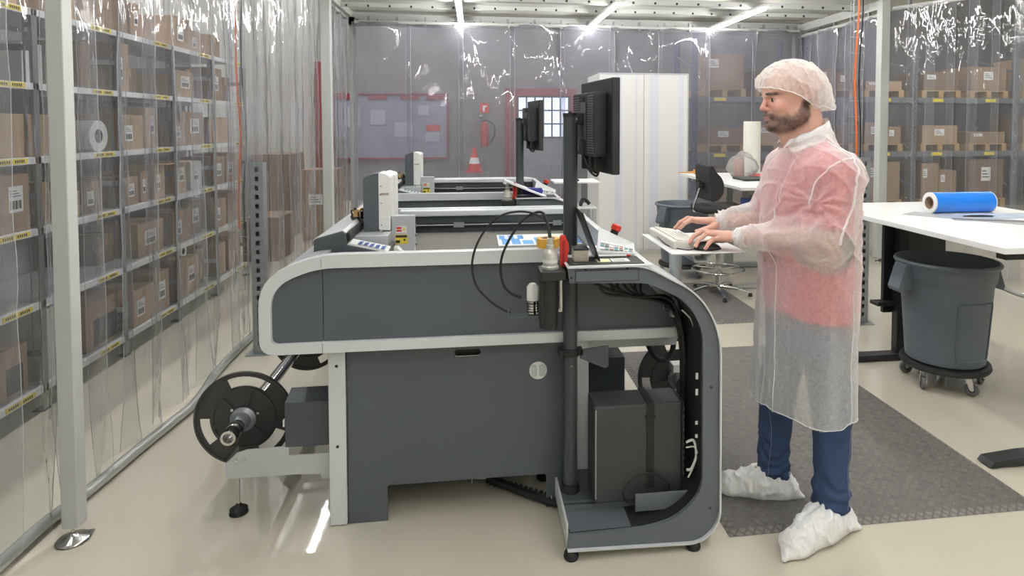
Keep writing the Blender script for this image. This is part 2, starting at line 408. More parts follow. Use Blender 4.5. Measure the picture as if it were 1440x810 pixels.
# ---------------- tent frame
def post(label, x0, x1, y0, y1, z0=0.03, z1=2.95, foot=True):
    t = thing('frame_post', label, 'post', ((x0+x1)/2, (y0+y1)/2, 0))
    box('profile', M_alu, x0, x1, y0, y1, z0+0.02, z1, parent=t, bevel=0.004)
    cx, cy = (x0+x1)/2, (y0+y1)/2
    if foot:
        MB().lathe([(0,0),(0.052,0),(0.056,0.006),(0.05,0.013),(0.02,0.02),(0.012,0.03),(0.006,0.034)], (cx+0.005, cy-0.02, 0)).obj('levelling_foot', M_chrome, t, smooth=True)
        MB().cyl((cx+0.005, cy-0.02, 0.02), 0.006, 0.04).obj('foot_stem', M_chrome, t, smooth=True)
        MB().box(cx+0.02, cx+0.055, cy-0.01, cy+0.03, 0.004, 0.012).obj('anchor_tab', M_chrome, t, bevel=0.003)
    return t
post('grey square frame post standing nearest the camera on a chrome foot', -1.53, -1.472, 2.55, 2.61)
post('grey frame post at the tent bay on the left, behind the first cutting table', -1.585, -1.49, 7.0, 7.1)
post('grey frame post at the far left tent corner', -1.60, -1.52, 8.62, 8.72)
post('grey frame post on the right between the curtain bays', 4.50, 4.60, 6.62, 6.72)
post('grey frame post at the far right tent corner', 4.53, 4.61, 8.62, 8.72)
def beam(label, x0, x1, y0, y1, z0, z1, bolts=None):
    t = thing('roof_beam', label, 'beam', ((x0+x1)/2, (y0+y1)/2, z0))
    box('beam_profile', M_alu, x0, x1, y0, y1, z0, z1, parent=t, bevel=0.004)
    m = MB()
    if x1-x0 > y1-y0:
        n = int((x1-x0)/0.25)
        for i in range(n):
            x = x0+0.12+i*0.25; m.cyl((x, y0-0.006, (z0+z1)/2-0.01), 0.014, 0.006, 'y', 8)
        m.obj('bolt', M_galvd, t)['kind'] = 'stuff'
    return t
beam('near cross beam of the tent, bolted, above the work area', -1.61, 4.6, 7.0, 7.09, 2.885, 2.95)
beam('far cross beam of the tent at the rear curtain', -1.61, 4.6, 8.62, 8.71, 2.84, 2.99)
beam('middle cross beam of the tent roof between the two bolted ones', -1.61, 4.6, 7.9, 7.94, 2.95, 3.0)
beam('left long beam of the tent above the shelving curtain', -1.66, -1.56, -2.9, 8.7, 2.95, 3.03)
beam('right long beam of the tent', 4.55, 4.65, 6.7, 8.7, 2.86, 2.96)
ce = struct(box('ceiling_tent', M_ceil, -1.7, 5.4, -2.95, 8.8, 3.03, 3.06)); ce.name = 'ceiling_panel'
# tube lamps
M_tube = emat('tube_diffuser', (1, 0.985, 0.96, 1), TUBE_E)
pos = {-0.16: 'left', 1.53: 'middle', 3.2: 'right'}
for X, nm in pos.items():
    for k, (y0, ln) in enumerate([(-2.6,1.4),(-0.6,1.4),(1.2,1.4),(3.0,1.4),(4.8,1.4),(6.75,1.8)]):  # first tube of each row is added behind the camera as frontal fill
        rk = ['added unseen first','second','third','fourth','fifth','farthest'][k]
        t = thing('tube_lamp', '%s white tube lamp of the %s row under the tent roof' % (rk, nm), 'lamp', (X, y0, 3.0))
        z = 2.835 if k == 5 else 2.95
        box('lamp_housing', M_whitep, X-0.035, X+0.035, y0, y0+ln, z+0.02, z+0.05, parent=t, bevel=0.004)
        MB().tube([(X, y0+0.02, z), (X, y0+ln-0.02, z)], 0.0135, 12).obj('tube_diffuser', M_tube, t, smooth=True)
# curtain rail and strips -----------------------------------------------------
def strip_mesh(a, b, z0, z1, nrm, ph, amp=0.012, nx=7, nz=30, topw=1.0, fold=0.02):
    a = Vector(a); b = Vector(b); n = Vector(nrm); vs = []; fs = []
    for j in range(nz+1):
        v = j/nz; z = z0+(z1-z0)*v
        for i in range(nx+1):
            u = i/nx
            off = amp*math.sin(u*2*PI*1.2+ph) * (0.5+0.5*math.sin(v*3+ph*2))
            off += fold*(1-abs(2*u-1))*0.6                                  # each strip bows out a little
            tw = max(0, v-0.62)/0.38
            q = mnoise.noise(Vector((a.x*3+u*1.6+ph*7, v*5.0, ph*3)))
            off += topw*0.055*tw*q + 0.010*mnoise.noise(Vector((u*3+ph*5, v*14, ph)))
            low = max(0, 0.12-v)/0.12
            off += 0.03*low*math.sin(u*5+ph*3)
            p = a.lerp(b, u) + n*off
            vs.append((p.x, p.y, z))
    for j in range(nz):
        for i in range(nx):
            k = j*(nx+1)+i; fs.append((k, k+1, k+nx+2, k+nx+1))
    me = bpy.data.meshes.new('strip'); me.from_pydata(vs, [], fs)
    me.polygons.foreach_set('use_smooth', [True]*len(me.polygons)); return me
def curtain(label, path, z0, z1, width, overlap, m, group=None, amp=0.012, topw=1.0, fold=0.02, hang=True, nx=7, nz=30):
    c = Vector(path[0]).lerp(Vector(path[-1]), .5)
    t = thing('strip_curtain', label, 'curtain', (c.x, c.y, 0), group)
    k = 0
    for A, B in zip(path[:-1], path[1:]):
        A = Vector((A[0], A[1], 0)); B = Vector((B[0], B[1], 0)); D = B-A; ln = D.length; D.normalize(); nr = Vector((D.y, -D.x, 0))
        n = max(1, round(ln/(width-overlap))); st = ln/n
        for i in range(n):
            s = (-1)**k*0.012
            a = A+D*(i*st-overlap*0.5)+nr*s; b = A+D*((i+1)*st+overlap*0.5)+nr*s
            me = strip_mesh(a, b, z0, z1, nr, random.random()*9, amp, topw=topw, fold=fold, nx=nx, nz=nz)
            o = link('strip', me, m, t); k += 1
            if m is M_pvc or fold < .05:
                # the welded / cut edge of the strip, thicker and milkier than the sheet
                co = [v.co for v in me.vertices]; eb = MB()
                for i0 in (0, nx):
                    eb.tube([co[j*(nx+1)+i0] for j in range(nz+1)], 0.0015 if m is M_pvc else 0.003, 4)
                eb.obj('strip_edge', M_pvce, o, smooth=True)['kind'] = 'stuff'
    if hang:
        m2 = MB()
        for A, B in zip(path[:-1], path[1:]):
            A = Vector((A[0], A[1], z1)); B = Vector((B[0], B[1], z1)); m2.tube([A, B], 0.022, 8)
        m2.obj('curtain_rail', M_alu, t)
        m3 = MB()
        for A, B in zip(path[:-1], path[1:]):
            A = Vector((A[0], A[1], 0)); B = Vector((B[0], B[1], 0)); n = max(1, int((B-A).length/0.35))
            for i in range(n):
                p = A.lerp(B, (i+.5)/n); m3.box(p.x-0.015, p.x+0.015, p.y-0.015, p.y+0.015, z1-0.04, z1+0.07)
        m3.obj('rail_hangers', M_galv, t)['kind'] = 'stuff'
    return t
lc = curtain('clear strip curtain on the left in front of the shelving', [(-1.61, 0.0), (-1.61, 8.55)], 0.04, 2.92, 0.36, 0.09, M_pvc, amp=0.014)
rc = curtain('clear strip curtain on the right behind the blue roll table', [(4.62, 6.6), (5.25, 5.3), (5.5, 3.6)], 0.03, 2.84, 0.30, 0.08, M_pvc, amp=0.012, fold=0.03, topw=0.45)
rs = curtain('clear curtain side panel at the rear right bay', [(4.58, 8.6), (4.58, 6.8)], 0.03, 2.80, 0.36, 0.08, M_pvc2)
bc = curtain('wide clear sheet curtain across the tent behind the white cabinet', [(-1.5, 8.45), (4.5, 8.45)], 0.03, 2.86, 0.75, 0.06, M_pvc2, amp=0.012, topw=2.2, fold=0.015, nx=16, nz=44)
# weighted hem tube of the left curtain, lying in a wavy line on the floor
M_hem = mat('hem_tube_film', rgb(176, 178, 176), 0.12, 0.25, var=0.1, scale=8)
hemp = [(-1.66,0.6),(-1.65,1.6),(-1.643,2.409),(-1.64,2.633),(-1.608,2.828),(-1.59,3.03),(-1.573,3.231),(-1.549,3.457),(-1.53,3.66),(-1.55,3.877),(-1.582,4.087),(-1.6,4.421),(-1.604,4.925),(-1.61,6.2),(-1.6,8.5)]
h = MB().tube(cr([(x, y, 0.028) for x, y in hemp], 6), 0.024, 10).obj('curtain_hem', M_hem, lc, smooth=True)
h['label'] = 'silvery weighted hem tube lying on the floor'
MB().tube(cr([(4.62,6.6,.02),(4.95,5.9,.02),(4.98,5.5,.02),(4.9,5.1,.02),(5.1,4.6,.02),(5.5,3.6,.02)], 6), 0.018, 8).obj('curtain_hem', M_hem, rc, smooth=True)

# wire cable ladders with orange cable ------------------------------------------
def ladder(x, y, z0, z1, lb, cb):
    t = thing('wire_cable_tray', lb, 'cable tray', (x, y, z0))
    m = MB()
    for dx in (-0.045, -0.015, 0.015, 0.045): m.tube([(x+dx, y, z0), (x+dx, y, z1)], 0.0022, 6)
    for dx in (-0.047, 0.047): m.tube([(x+dx, y-0.04, z0), (x+dx, y-0.04, z1)], 0.0022, 6)
    z = z0
    while z < z1:
        m.tube([(x-0.047, y-0.04, z), (x-0.047, y, z), (x+0.047, y, z), (x+0.047, y-0.04, z)], 0.0025, 6); z += 0.13
    m.obj('wire_grid', M_galv, t)
    c = thing('orange_cable_bundle', cb, 'cable', (x, y-0.02, z0+.3))
    pts = [(x+0.012*math.sin(i*1.3), y-0.02+0.004*math.sin(i*2.1), z1-i*(z1-z0-0.45)/9) for i in range(10)]
    hose('cable', M_orange, pts, 0.008, c)
    0 and hose('cable', M_orange, [(p[0]+0.017, p[1]-0.004, p[2]) for p in pts], 0.0042, c)
    b = hose('black_cable', M_rubber, [(p[0]+0.036, p[1], p[2]) for p in pts], 0.006, c)
    return t, c
ladder(-1.68, 4.9, 0.35, 2.95, 'upright wire cable tray beside the left curtain', 'orange cables running down the left wire tray')
t, c = ladder(3.10, 4.9, 0.06, 2.95, 'upright wire cable tray behind the blue roll table', 'orange cables running down the right wire tray')
hose('cable_loop', M_orange, [(3.08,4.87,0.95),(3.06,4.86,0.8),(3.12,4.86,0.62),(3.14,4.86,0.72),(3.11,4.86,0.85),(3.09,4.86,0.6),(3.12,4.86,0.5)], 0.009, c)
hose('cable_loop', M_orange, [(3.08,4.87,0.95),(3.02,4.85,0.8),(2.95,4.8,0.66),(2.8,4.75,0.56),(2.6,4.7,0.6)], 0.008, c)
box('power_block', M_black, 3.05, 3.16, 4.82, 4.87, 0.12, 0.5, parent=t, bevel=0.01)
box('rating_label', M_paper, 3.10, 3.15, 4.815, 4.819, 0.14, 0.2, parent=t)
# slotted galvanised guard posts
def guard(x, y, lb, h=1.30):
    t = thing('guard_post', lb, 'post', (x, y, 0))
    sl = [[(x-0.012, z), (x+0.012, z), (x+0.012, z+0.032), (x-0.012, z+0.032)] for z in np.arange(0.06, h-0.05, 0.062)]
    plate('slotted_face', M_galv, [(x-0.042, 0.006), (x+0.042, 0.006), (x+0.042, h), (x-0.042, h)], sl, y-0.04, y-0.036, parent=t)
    MB().box(x-0.042, x-0.038, y-0.036, y+0.04, 0.006, h).box(x+0.038, x+0.042, y-0.036, y+0.04, 0.006, h).box(x-0.038, x+0.038, y+0.02, y+0.024, 0.006, h).obj('channel_sides', M_galv, t)
    box('base_plate', M_galv, x-0.08, x+0.08, y-0.08, y+0.08, 0, 0.006, parent=t)
guard(-1.45, 4.56, 'short slotted galvanised post on the floor by the left curtain')
guard(3.0, 4.62, 'short slotted galvanised post behind the blue roll table')

# ================================================================== LEFT SHELVING
XF, XB = -2.33, -2.85
LV = [0.12, 0.58, 0.98, 1.365, 1.76, 2.155]
UY = [2.20, 2.99, 3.79, 4.61, 5.38, 6.16, 6.96]
sh = thing('shelving_rack', 'long galvanised rack of white shelves with yellow tags behind the left curtain', 'shelving', (-2.59, 4.6, 0))
def upr(name, x, y, z1, m, par, sx=1):
    """slotted angle upright: two thin flanges with punched holes"""
    hol = [[(x+sx*(0.004), z), (x+sx*0.018, z), (x+sx*0.018, z+0.022), (x+sx*0.004, z+0.022)] for z in np.arange(0.05, z1-0.03, 0.05)]
    hol = [[(a, b) for a, b in h] for h in hol]
    o = plate(name, m, [(x-0.022, 0.005), (x+0.022, 0.005), (x+0.022, z1), (x-0.022, z1)],
              [[(x-0.012, z), (x+0.008, z), (x+0.008, z+0.024), (x-0.012, z+0.024)] for z in np.arange(0.05, z1-0.03, 0.05)], y-0.002, y+0.002, parent=par)
    return o
for i, y in enumerate(UY):
    for X in (XF-0.02, XB):
        o = upr('upright', X, y-0.018, 2.16, M_galv, sh)
        f = X+0.022 if X > -2.6 else X-0.022
        MB().box(f-0.002, f+0.002, y-0.02, y+0.024, 0.005, 2.17).obj('upright_flange', M_galv, sh)
        box('upright_foot', M_black, X-0.03, X+0.03, y-0.03, y+0.035, 0, 0.006, parent=sh)
    m = MB()
    for z in (0.3, 1.15, 1.95): m.box(XB, XF, y-0.012, y-0.009, z, z+0.035)
    m.obj('side_brace', M_board if i % 2 else M_galv, sh)
for b in range(6):
    y0, y1 = UY[b]+0.005, UY[b+1]-0.005
    for l, z in enumerate(LV):
        m = MB().box(XB, XF, y0, y1, z+0.012, z+0.018).box(XF-0.002, XF+0.004, y0, y1, z-0.018, z+0.018).box(XB-0.002, XB+0.002, y0, y1, z-0.018, z+0.018)
        s = m.obj('shelf_board', M_board, sh)
        for q, c in (((0.10, 0.27), M_yellow),) if (b+l) % 2 else (((0.62, 0.79), M_yellow),):
            ya = y1-0.30
            g = box('shelf_tag', M_yellow, XF+0.004, XF+0.006, ya, ya+0.22, z-0.012, z+0.014, parent=s)
            mm = MB()
            for k in range(12):
                if k in (5, 6): continue
                yy = ya+0.02+k*0.015; mm.box(XF+0.006, XF+0.0068, yy, yy+0.009, z-0.006, z+0.008)
            o = mm.obj('shelf_tag', M_ink, s); o['label'] = 'printed characters of the yellow tag'
tag(box('side_sheet', mat('grey_back_panel', rgb(168,170,172), .6), XB-0.06, XB-0.05, 2.2, 6.96, 0.1, 2.2, bevel=0.002), 'grey back sheet behind the left shelving', 'panel')
# contents: (level, px-derived y0, y1, height, colour, sticker, x-recess, kind)
names = ['bottom', 'second', 'third', 'fourth', 'fifth', 'top']
bay = lambda y: sum(1 for u in UY[1:] if y > u)
bayn = ['out of frame', 'nearest', 'second nearest', 'middle', 'fourth', 'farthest', 'last']
CONT = [
 (5,3.35,3.62,.16,3,0,.12),(5,3.66,3.80,.14,0,0,.08),(5,3.98,4.16,.30,3,0,.10),(5,4.18,4.40,.26,0,1,.14),(5,4.66,4.84,.30,3,0,.05),(5,4.88,5.0,.24,1,1,.05),(5,5.55,5.85,.26,1,1,.05),(5,5.92,6.12,.2,1,1,.08),(5,6.35,6.6,.22,3,0,.1),
 (4,3.25,3.47,.30,1,1,.02),(4,3.95,4.12,.24,4,0,.16),(4,4.38,4.48,.30,3,0,.10),(4,4.64,4.80,.33,0,1,.03),(4,4.84,4.98,.24,0,0,.2),(4,5.45,5.85,.22,0,1,.04),(4,6.22,6.5,.30,1,1,.05),
 (3,3.15,3.76,.23,0,0,.04),(3,3.82,4.24,.23,0,0,.06),(3,4.66,4.95,.24,0,1,.02),(3,5.05,5.2,.3,2,1,.05),(3,5.42,5.58,.2,1,1,.03),(3,5.62,6.05,.28,1,1,.05),(3,6.2,6.75,.24,2,0,.06),
 (2,3.28,3.47,.22,0,0,.02),(2,3.49,3.75,.30,1,1,.02),(2,3.83,3.95,.24,1,0,.04),(2,4.05,4.22,.16,0,1,.04),(2,4.3,4.5,.2,3,1,.06),(2,4.68,4.86,.20,1,1,.02),(2,4.92,5.02,.22,1,1,.03),(2,5.14,5.3,.26,2,1,.04),(2,5.46,5.7,.26,2,1,.05),(2,5.78,6.0,.24,4,1,.05),(2,6.22,6.5,.26,1,1,.04),(2,6.54,6.85,.28,2,1,.04),
 (1,3.2,3.42,.2,1,0,.02),(1,4.92,5.3,.24,0,1,.06),(1,5.42,5.75,.26,1,1,.05),(1,6.22,6.52,.26,0,1,.04),(1,6.56,6.85,.3,0,0,.04),
 (0,3.2,3.44,.34,1,1,.02),(0,3.5,3.74,.26,1,2,.05),(0,3.84,4.1,.40,4,0,.02),(0,4.26,4.72,.30,1,2,.05),(0,4.76,5.05,.26,2,1,.02),(0,5.1,5.33,.30,0,1,.04),(0,5.42,5.6,.34,1,0,.02),(0,5.62,5.9,.3,2,1,.05),(0,6.3,6.5,.3,2,0,.05),(0,6.55,6.85,.34,0,0,.04)]
CONT += [(5,5.1,5.3,.16,1,0,.16),(4,3.5,3.68,.22,3,0,.1),(4,5.05,5.25,.2,3,0,.2),(4,5.95,6.08,.26,3,0,.15),(4,6.6,6.85,.24,3,0,.1),(2,5.32,5.37,.2,3,0,.1),
 (1,3.5,3.7,.26,3,0,.22),(1,4.7,4.88,.2,3,0,.2),(1,5.8,6.1,.28,3,1,.1),(0,5.95,6.12,.3,3,0,.1),(5,5.08,5.2,.2,3,0,.3)]
M_wbox = mat('white_carton', rgb(214, 214, 212), 0.7, var=0.06)
cnt = {}
for (l, y0, y1, h, c, st, rec) in CONT:
    bb = bay((y0+y1)/2); key = (l, bb); cnt[key] = cnt.get(key, 0)+1
    z = LV[l]+0.0185
    order = ['nearest the camera', 'second from the camera', 'third from the camera', 'fourth from the camera'][cnt[key]-1]
    lb = '%s box on the %s shelf up, %s bay, %s there' % ('white' if c == 4 else 'brown cardboard', names[l], bayn[bb], order)
    if l == 5: lb = lb.replace('top shelf up', 'top shelf')
    if l == 0: lb = lb.replace('bottom shelf up', 'bottom shelf')
    m = M_wbox if c == 4 else M_card[c]
    stk = None
    if st == 1:
        stk = random.choice([(.25,.3,.7,.75),(.4,.35,.8,.8),(.15,.25,.5,.7)])
    t = carton('cardboard_box', lb, XF-rec-random.uniform(.26,.36), XF-rec, y0, y1, z, z+h, m, sticker=stk, tape=(h < .28 and c != 4))
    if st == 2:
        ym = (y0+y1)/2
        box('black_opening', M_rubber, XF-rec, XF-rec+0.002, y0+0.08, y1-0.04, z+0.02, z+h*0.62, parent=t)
    if c in (2,) and l in (2,):
        # open flaps
        box('open_flap', m, XF-rec, XF-rec+0.09, y0, y1, z+h-0.004, z+h, parent=t)
# rolls standing in the rack
def ring(label, x, y, z, R, r, wd, m1):
    t = thing('film_roll', label, 'roll', (x, y, z-R))
    MB().lathe([(r,0),(R,0),(R,wd),(r,wd),(r,0)], (x-wd, y, z), 'x', 32).obj('wound_film', m1, t, smooth=True)
    MB().lathe([(r-0.006,0),(r,0),(r,wd),(r-0.006,wd),(r-0.006,0)], (x-wd, y, z), 'x', 24).obj('core', M_rubber, t, smooth=True)
ring('white film roll with dark core on the fourth shelf up', XF-0.03, 4.42, LV[3]+0.0185+0.10, 0.10, 0.045, 0.3, M_wbox)
ring('black film roll on the third shelf up beside the bottle boxes', XF-0.08, 5.68, LV[0]+0.3188+0.061, 0.06, 0.028, 0.2, M_wbox)
o = bpy.data.objects['film_roll.001']; o['label'] = 'pale film roll on top of a box on the bottom shelf'
tag(box('plastic_bin', M_blackm, XF-0.3, XF-0.06, 5.46, 5.56, LV[3]+.22, LV[3]+.33, bevel=.01), 'small black bin standing on a box on the fourth shelf up', 'bin')

# ================================================================== PALLET RACKS FAR RIGHT
M_rackb = mat('rack_upright_blue', rgb(72, 84, 112), 0.5)
M_rackg = mat('rack_beam_grey', rgb(108, 112, 116), 0.5)
M_wood = mat('pallet_wood', rgb(176, 146, 104), 0.8, var=0.15, scale=8)
RX = [3.9, 6.0, 8.17, 10.3, 12.4]
rk = thing('pallet_rack', 'heavy pallet rack with grey beams and punched uprights beyond the right curtain', 'shelving', (8, 11.5, 0))
for x in RX:
    for y in (11.0, 12.0):
        plate('upright', M_rackg if x > 7 else M_rackb, [(x-0.05,0),(x+0.05,0),(x+0.05,3.2),(x-0.05,3.2)], [[(x-0.022,z),(x-0.005,z),(x-0.005,z+0.03),(x-0.022,z+0.03)] for z in np.arange(0.1,3.15,0.09)] + [[(x+0.008,z),(x+0.025,z),(x+0.025,z+0.03),(x+0.008,z+0.03)] for z in np.arange(0.14,3.15,0.09)], y, y+0.01, parent=rk)
        MB().box(x-0.05,x-0.044,y+0.01,y+0.08,0,3.2).box(x+0.044,x+0.05,y+0.01,y+0.08,0,3.2).obj('upright_web', M_rackg if x > 7 else M_rackb, rk)
    m = MB()
    for k in range(4): m.tube([(x,11.05,0.3+k*0.75),(x,12.0,0.9+k*0.65)], 0.015, 6)
    m.obj('diagonal_brace', M_rackg, rk)
for i in range(4):
    for z in (0.955, 1.96):
        for y in (10.98, 12.05):
            b = box('load_beam', M_rackg, RX[i]+0.05, RX[i+1]-0.05, y, y+0.05, z, z+0.1, parent=rk)
            if y < 11:
                for q in (0.35, 1.45):
                    box('beam_tag', M_yellow, RX[i]+q, RX[i]+q+0.22, y-0.004, y, z+0.02, z+0.08, parent=b)
def pallet(label, x, y, z):
    t = thing('wooden_pallet', label, 'pallet', (x, y, z))
    for k in range(3): box('deck_board', M_wood, x-0.4, x+0.4, y+k*0.4, y+k*0.4+0.12, z+0.12, z+0.14, parent=t)
    for k in range(3): box('block', M_wood, x-0.4+k*0.35, x-0.3+k*0.35, y, y+0.92, z+0.02, z+0.12, parent=t)
    for k in range(3): box('skid', M_wood, x-0.4+k*0.35, x-0.3+k*0.35, y, y+0.92, z, z+0.02, parent=t)
PAL = []
lvn = ['ground', 'lower beam', 'upper beam']
seq = 0
for li, z in enumerate((0.0, 1.056, 2.061)):
    for i in range(4):
        for k, q in enumerate((0.56, 1.56)):
            x = RX[i]+q
            if li == 0 and i == 3: continue
            pos_ = '%s rack bay, %s side' % (['leftmost','second','third','fourth'][i], ['left','right'][k])
            pallet('wooden pallet on the %s level, %s' % (lvn[li], pos_), x, 11.02, z)
            hh = [[.62,.7,.66,.72,.68,.75,.6,.6],[.30,.35,.32,.40,.34,.22,.50,.55],[.62,.34,.40,.16,.34,.45,.62,.62]][li][i*2+k]
            nb_ = [1,1,1,1,2,1,1,1][(i*2+k+li) % 8]
            wd = 0.74/nb_
            for b in range(nb_):
                carton('pallet_box', 'brown box on the %s pallet, %s%s' % (lvn[li], pos_, '' if nb_ == 1 else [', left one',', right one'][b]),
                       x-0.37+b*wd, x-0.37+b*wd+wd-0.01, 11.03, 11.8, z+0.1405, z+0.1405+hh*(1 if b == 0 else .8), M_card[(3,1,3,0,1)[(i*3+k+li*2) % 5]], sticker=(.35,.45,.62,.8) if (i+k+li) % 2 else (.1,.6,.35,.85), tape=False, face='y')
# ================================================================== CUTTING TABLE
ct = thing('cutting_table', 'front flatbed cutting table with charcoal panels and silver rim, nearest the camera', 'cutting machine', (0, 3.0, 0))
OUT = rpoly([(-.79,.703),(-.79,.985),(-.60,1.073),(.60,1.073),(.85,.83),(.85,.703)], [.06,.13,.10,.10,.12,.06])
INN = rpoly([(-.748,.742),(-.748,.955),(-.59,1.022),(.58,1.022),(.808,.80),(.808,.742)], [.025,.10,.07,.07,.08,.025])
r_ = plate('front_rim', M_rim, OUT, [INN], 2.455, 2.50, parent=ct); b_ = r_.modifiers.new('b', 'BEVEL'); b_.width = .016; b_.segments = 2; b_.limit_method = 'ANGLE'
# dark end panels with joints
MB().prism(rpoly([(-.752,.74),(-.752,.955),(-.59,1.026),(-.567,1.026),(-.567,.74)], [.025,.10,.05,0,0]), 2.475, 2.50).obj('end_panel', M_body, ct, bevel=.0015)
box('end_panel', M_body, -.565, .312, 2.475, 2.50, .74, 1.026, parent=ct, bevel=.0015)
MB().prism(rpoly([(.314,.74),(.314,1.026),(.58,1.026),(.812,.80),(.812,.74)], [0,0,.05,.06,.025]), 2.475, 2.50).obj('end_panel', M_body, ct, bevel=.0015)
box('rim_joint', M_galvd, -.5665, -.5655, 2.4535, 2.456, .706, .741, parent=ct); box('rim_joint', M_galvd, -.5665, -.5655, 2.4535, 2.456, 1.026, 1.06, parent=ct)
# long side covers
MB().prism(rpoly([(-.785,.71),(-.785,.98),(-.62,1.062),(-.56,1.065),(-.56,.71)], [.05,.12,.05,0,0]), 2.50, 3.78).obj('side_cover', M_silver, ct)
MB().prism(rpoly([(.57,.71),(.57,1.062),(.60,1.062),(.842,.826),(.842,.71)], [0,0,.05,.10,.05]), 2.50, 3.78).obj('side_cover', M_silver, ct)
box('body_floor', M_body2, -.56, .57, 2.50, 3.78, .70, .76, parent=ct)
bd = box('cutting_bed', mat('grey_felt', rgb(112,110,106), 0.95, var=0.12, scale=120, bump=0.3, bscale=400), -.56, .57, 2.52, 3.70, .90, .94, parent=ct)
r2 = plate('back_rim', M_rim, OUT, [INN], 3.74, 3.79, parent=ct); b_ = r2.modifiers.new('b', 'BEVEL'); b_.width = .012; b_.segments = 2; b_.limit_method = 'ANGLE'
box('back_wall', M_body2, -.56, .57, 3.70, 3.74, .76, 1.05, parent=ct)
box('back_rim_top', M_rim, -.42, .57, 3.675, 3.74, 1.035, 1.07, parent=ct, bevel=.006)
box('guide_slot', M_black, -.42, .57, 3.685, 3.701, .965, .995, parent=ct)
m = MB(); m.tube([(-.40,3.68,.985),(.56,3.68,.985)], .004, 8); m.box(-.12,-.06,3.665,3.69,.972,1.0); m.box(.45,.5,3.665,3.69,.972,1.0); m.obj('guide_rail', M_galv, ct)
# moving beam parked at the left, along the table
cap = [(-.627,1.0),(-.627,1.105),(-.612,1.112),(-.518,1.137),(-.506,1.128),(-.50,1.082),(-.345,1.045),(-.345,1.0)]
bm_ = MB().prism(cap, 2.60, 3.66).obj('travelling_beam', M_body2, ct, bevel=.004)
MB().prism([(-.629,1.104),(-.613,1.114),(-.517,1.140),(-.504,1.131),(-.504,1.127),(-.519,1.136),(-.613,1.110),(-.627,1.10)], 2.603, 3.665).obj('beam_cover', M_rim, bm_)
MB().prism([(-.50,1.083),(-.345,1.046),(-.345,1.054),(-.495,1.089)], 2.60, 2.70).obj('beam_step_plate', M_whitep, bm_)
mm = MB()
for k in range(5): mm.box(-.46+k*.022, -.445+k*.022, 2.602, 2.66, 1.0835-k*.0053, 1.0843-k*.0053)
s_ = mm.obj('blue_print', mat('print_blue', rgb(60, 84, 150), .5), bm_)
MB().prism([(-.503,1.09),(-.49,1.10),(-.49,1.125),(-.503,1.128)], 2.61, 3.6).obj('brush_seal', M_rubber, bm_)
# cutting head
hd = MB().prism(rpoly([(-.478,1.092),(-.478,1.326),(-.44,1.342),(-.413,1.346),(-.413,1.092)], [.002,.008,.02,0,.002]), 2.85, 2.99).obj('head_cover_dark', M_body, ct, bevel=.003)
wh = MB().prism(rpoly([(-.413,1.10),(-.413,1.3465),(-.39,1.345),(-.364,1.33),(-.364,1.095)], [.002,0,.012,.012,.002]), 2.848, 2.99).obj('head_cover_white', M_whitep, ct, bevel=.003)
MB().prism(rpoly([(-.42,1.12),(-.42,1.335),(-.40,1.342),(-.362,1.33),(-.362,1.12)], [.002,.01,.02,.012,.002]), 3.0, 3.12).obj('rear_head_cover', M_whitep, ct, bevel=.003)
mm = MB()
for z in (1.29, 1.215, 1.12): mm.cyl((-.402, 2.846, z), .0025, .003, 'y', 8)
mm.cyl((-.37, 2.998, 1.27), .003, .003, 'y', 8); mm.obj('screw', M_galvd, wh)
text('emblem', 'MWE', M_ink, .0135, at(-.386, 2.846, 1.254), wh)
MB().prism([(-.409,1.254),(-.403,1.259),(-.403,1.249)], 2.845, 2.847).obj('emblem_arrow', M_red, wh)
box('head_base', M_silver, -.50, -.36, 2.74, 2.95, 1.048, 1.092, parent=ct, bevel=.003)
MB().box(-.405,-.395,2.82,2.85,.99,1.10).cyl((-.4,2.80,.95),.006,.14).obj('tool_shaft', M_chrome, ct)
br = box('label_bracket', M_silver, -.36, -.262, 2.86, 2.90, .97, 1.157, parent=ct, bevel=.002)
box('warning_label_white', M_paper, -.343, -.297, 2.858, 2.86, 1.082, 1.112, parent=br)
mm = MB()
for k in range(2): mm.box(-.34, -.318, 2.857, 2.858, 1.088+.012*k, 1.096+.012*k)
mm.obj('red_warning_print', M_red, br)
box('warning_label_yellow', M_yellow, -.345, -.293, 2.858, 2.86, 1.034, 1.074, parent=br)
MB().box(-.343,-.295,2.857,2.858,1.062,1.072).box(-.343,-.325,2.857,2.858,1.038,1.05).box(-.31,-.302,2.857,2.858,1.046,1.056).obj('black_warning_print', M_ink, br)
MB().prism([(-.315,1.093),(-.300,1.093),(-.3075,1.107)], 2.8565, 2.858).obj('warning_triangle', M_yellow, br)
MB().prism([(-.375,.96),(-.375,1.03),(-.33,1.03),(-.288,.985),(-.288,.96)], 2.80, 2.85).obj('sensor_housing', M_whitep, ct, bevel=.003)
mm = MB()
for k in range(4): mm.cyl((-.258, 2.87, .99+k*.04), .006, .012, 'y', 10)
mm.obj('bracket_screw', M_galv, ct)
mm = MB()
for k in range(7):
    a = k*.9; mm.tube(cr([(-.50+.01*math.sin(a),2.9+.01*k,1.08),(-.52+.02*math.cos(a*2),2.9,1.13+.01*k),(-.50+.012*math.sin(a*3),2.92+.01*k,1.17-.008*k),(-.48,2.95,1.14)], 5), .004, 6)
mm.obj('head_wiring', M_galvd, ct); 
MB().tube(cr([(-.515,2.92,1.09),(-.53,2.93,1.15),(-.50,2.95,1.18),(-.485,2.96,1.12)],5), .006, 6).box(-.53,-.50,2.9,2.93,1.15,1.18).obj('wire_clip', mat('brass_fitting', rgb(190,160,110), .35, .7), ct)
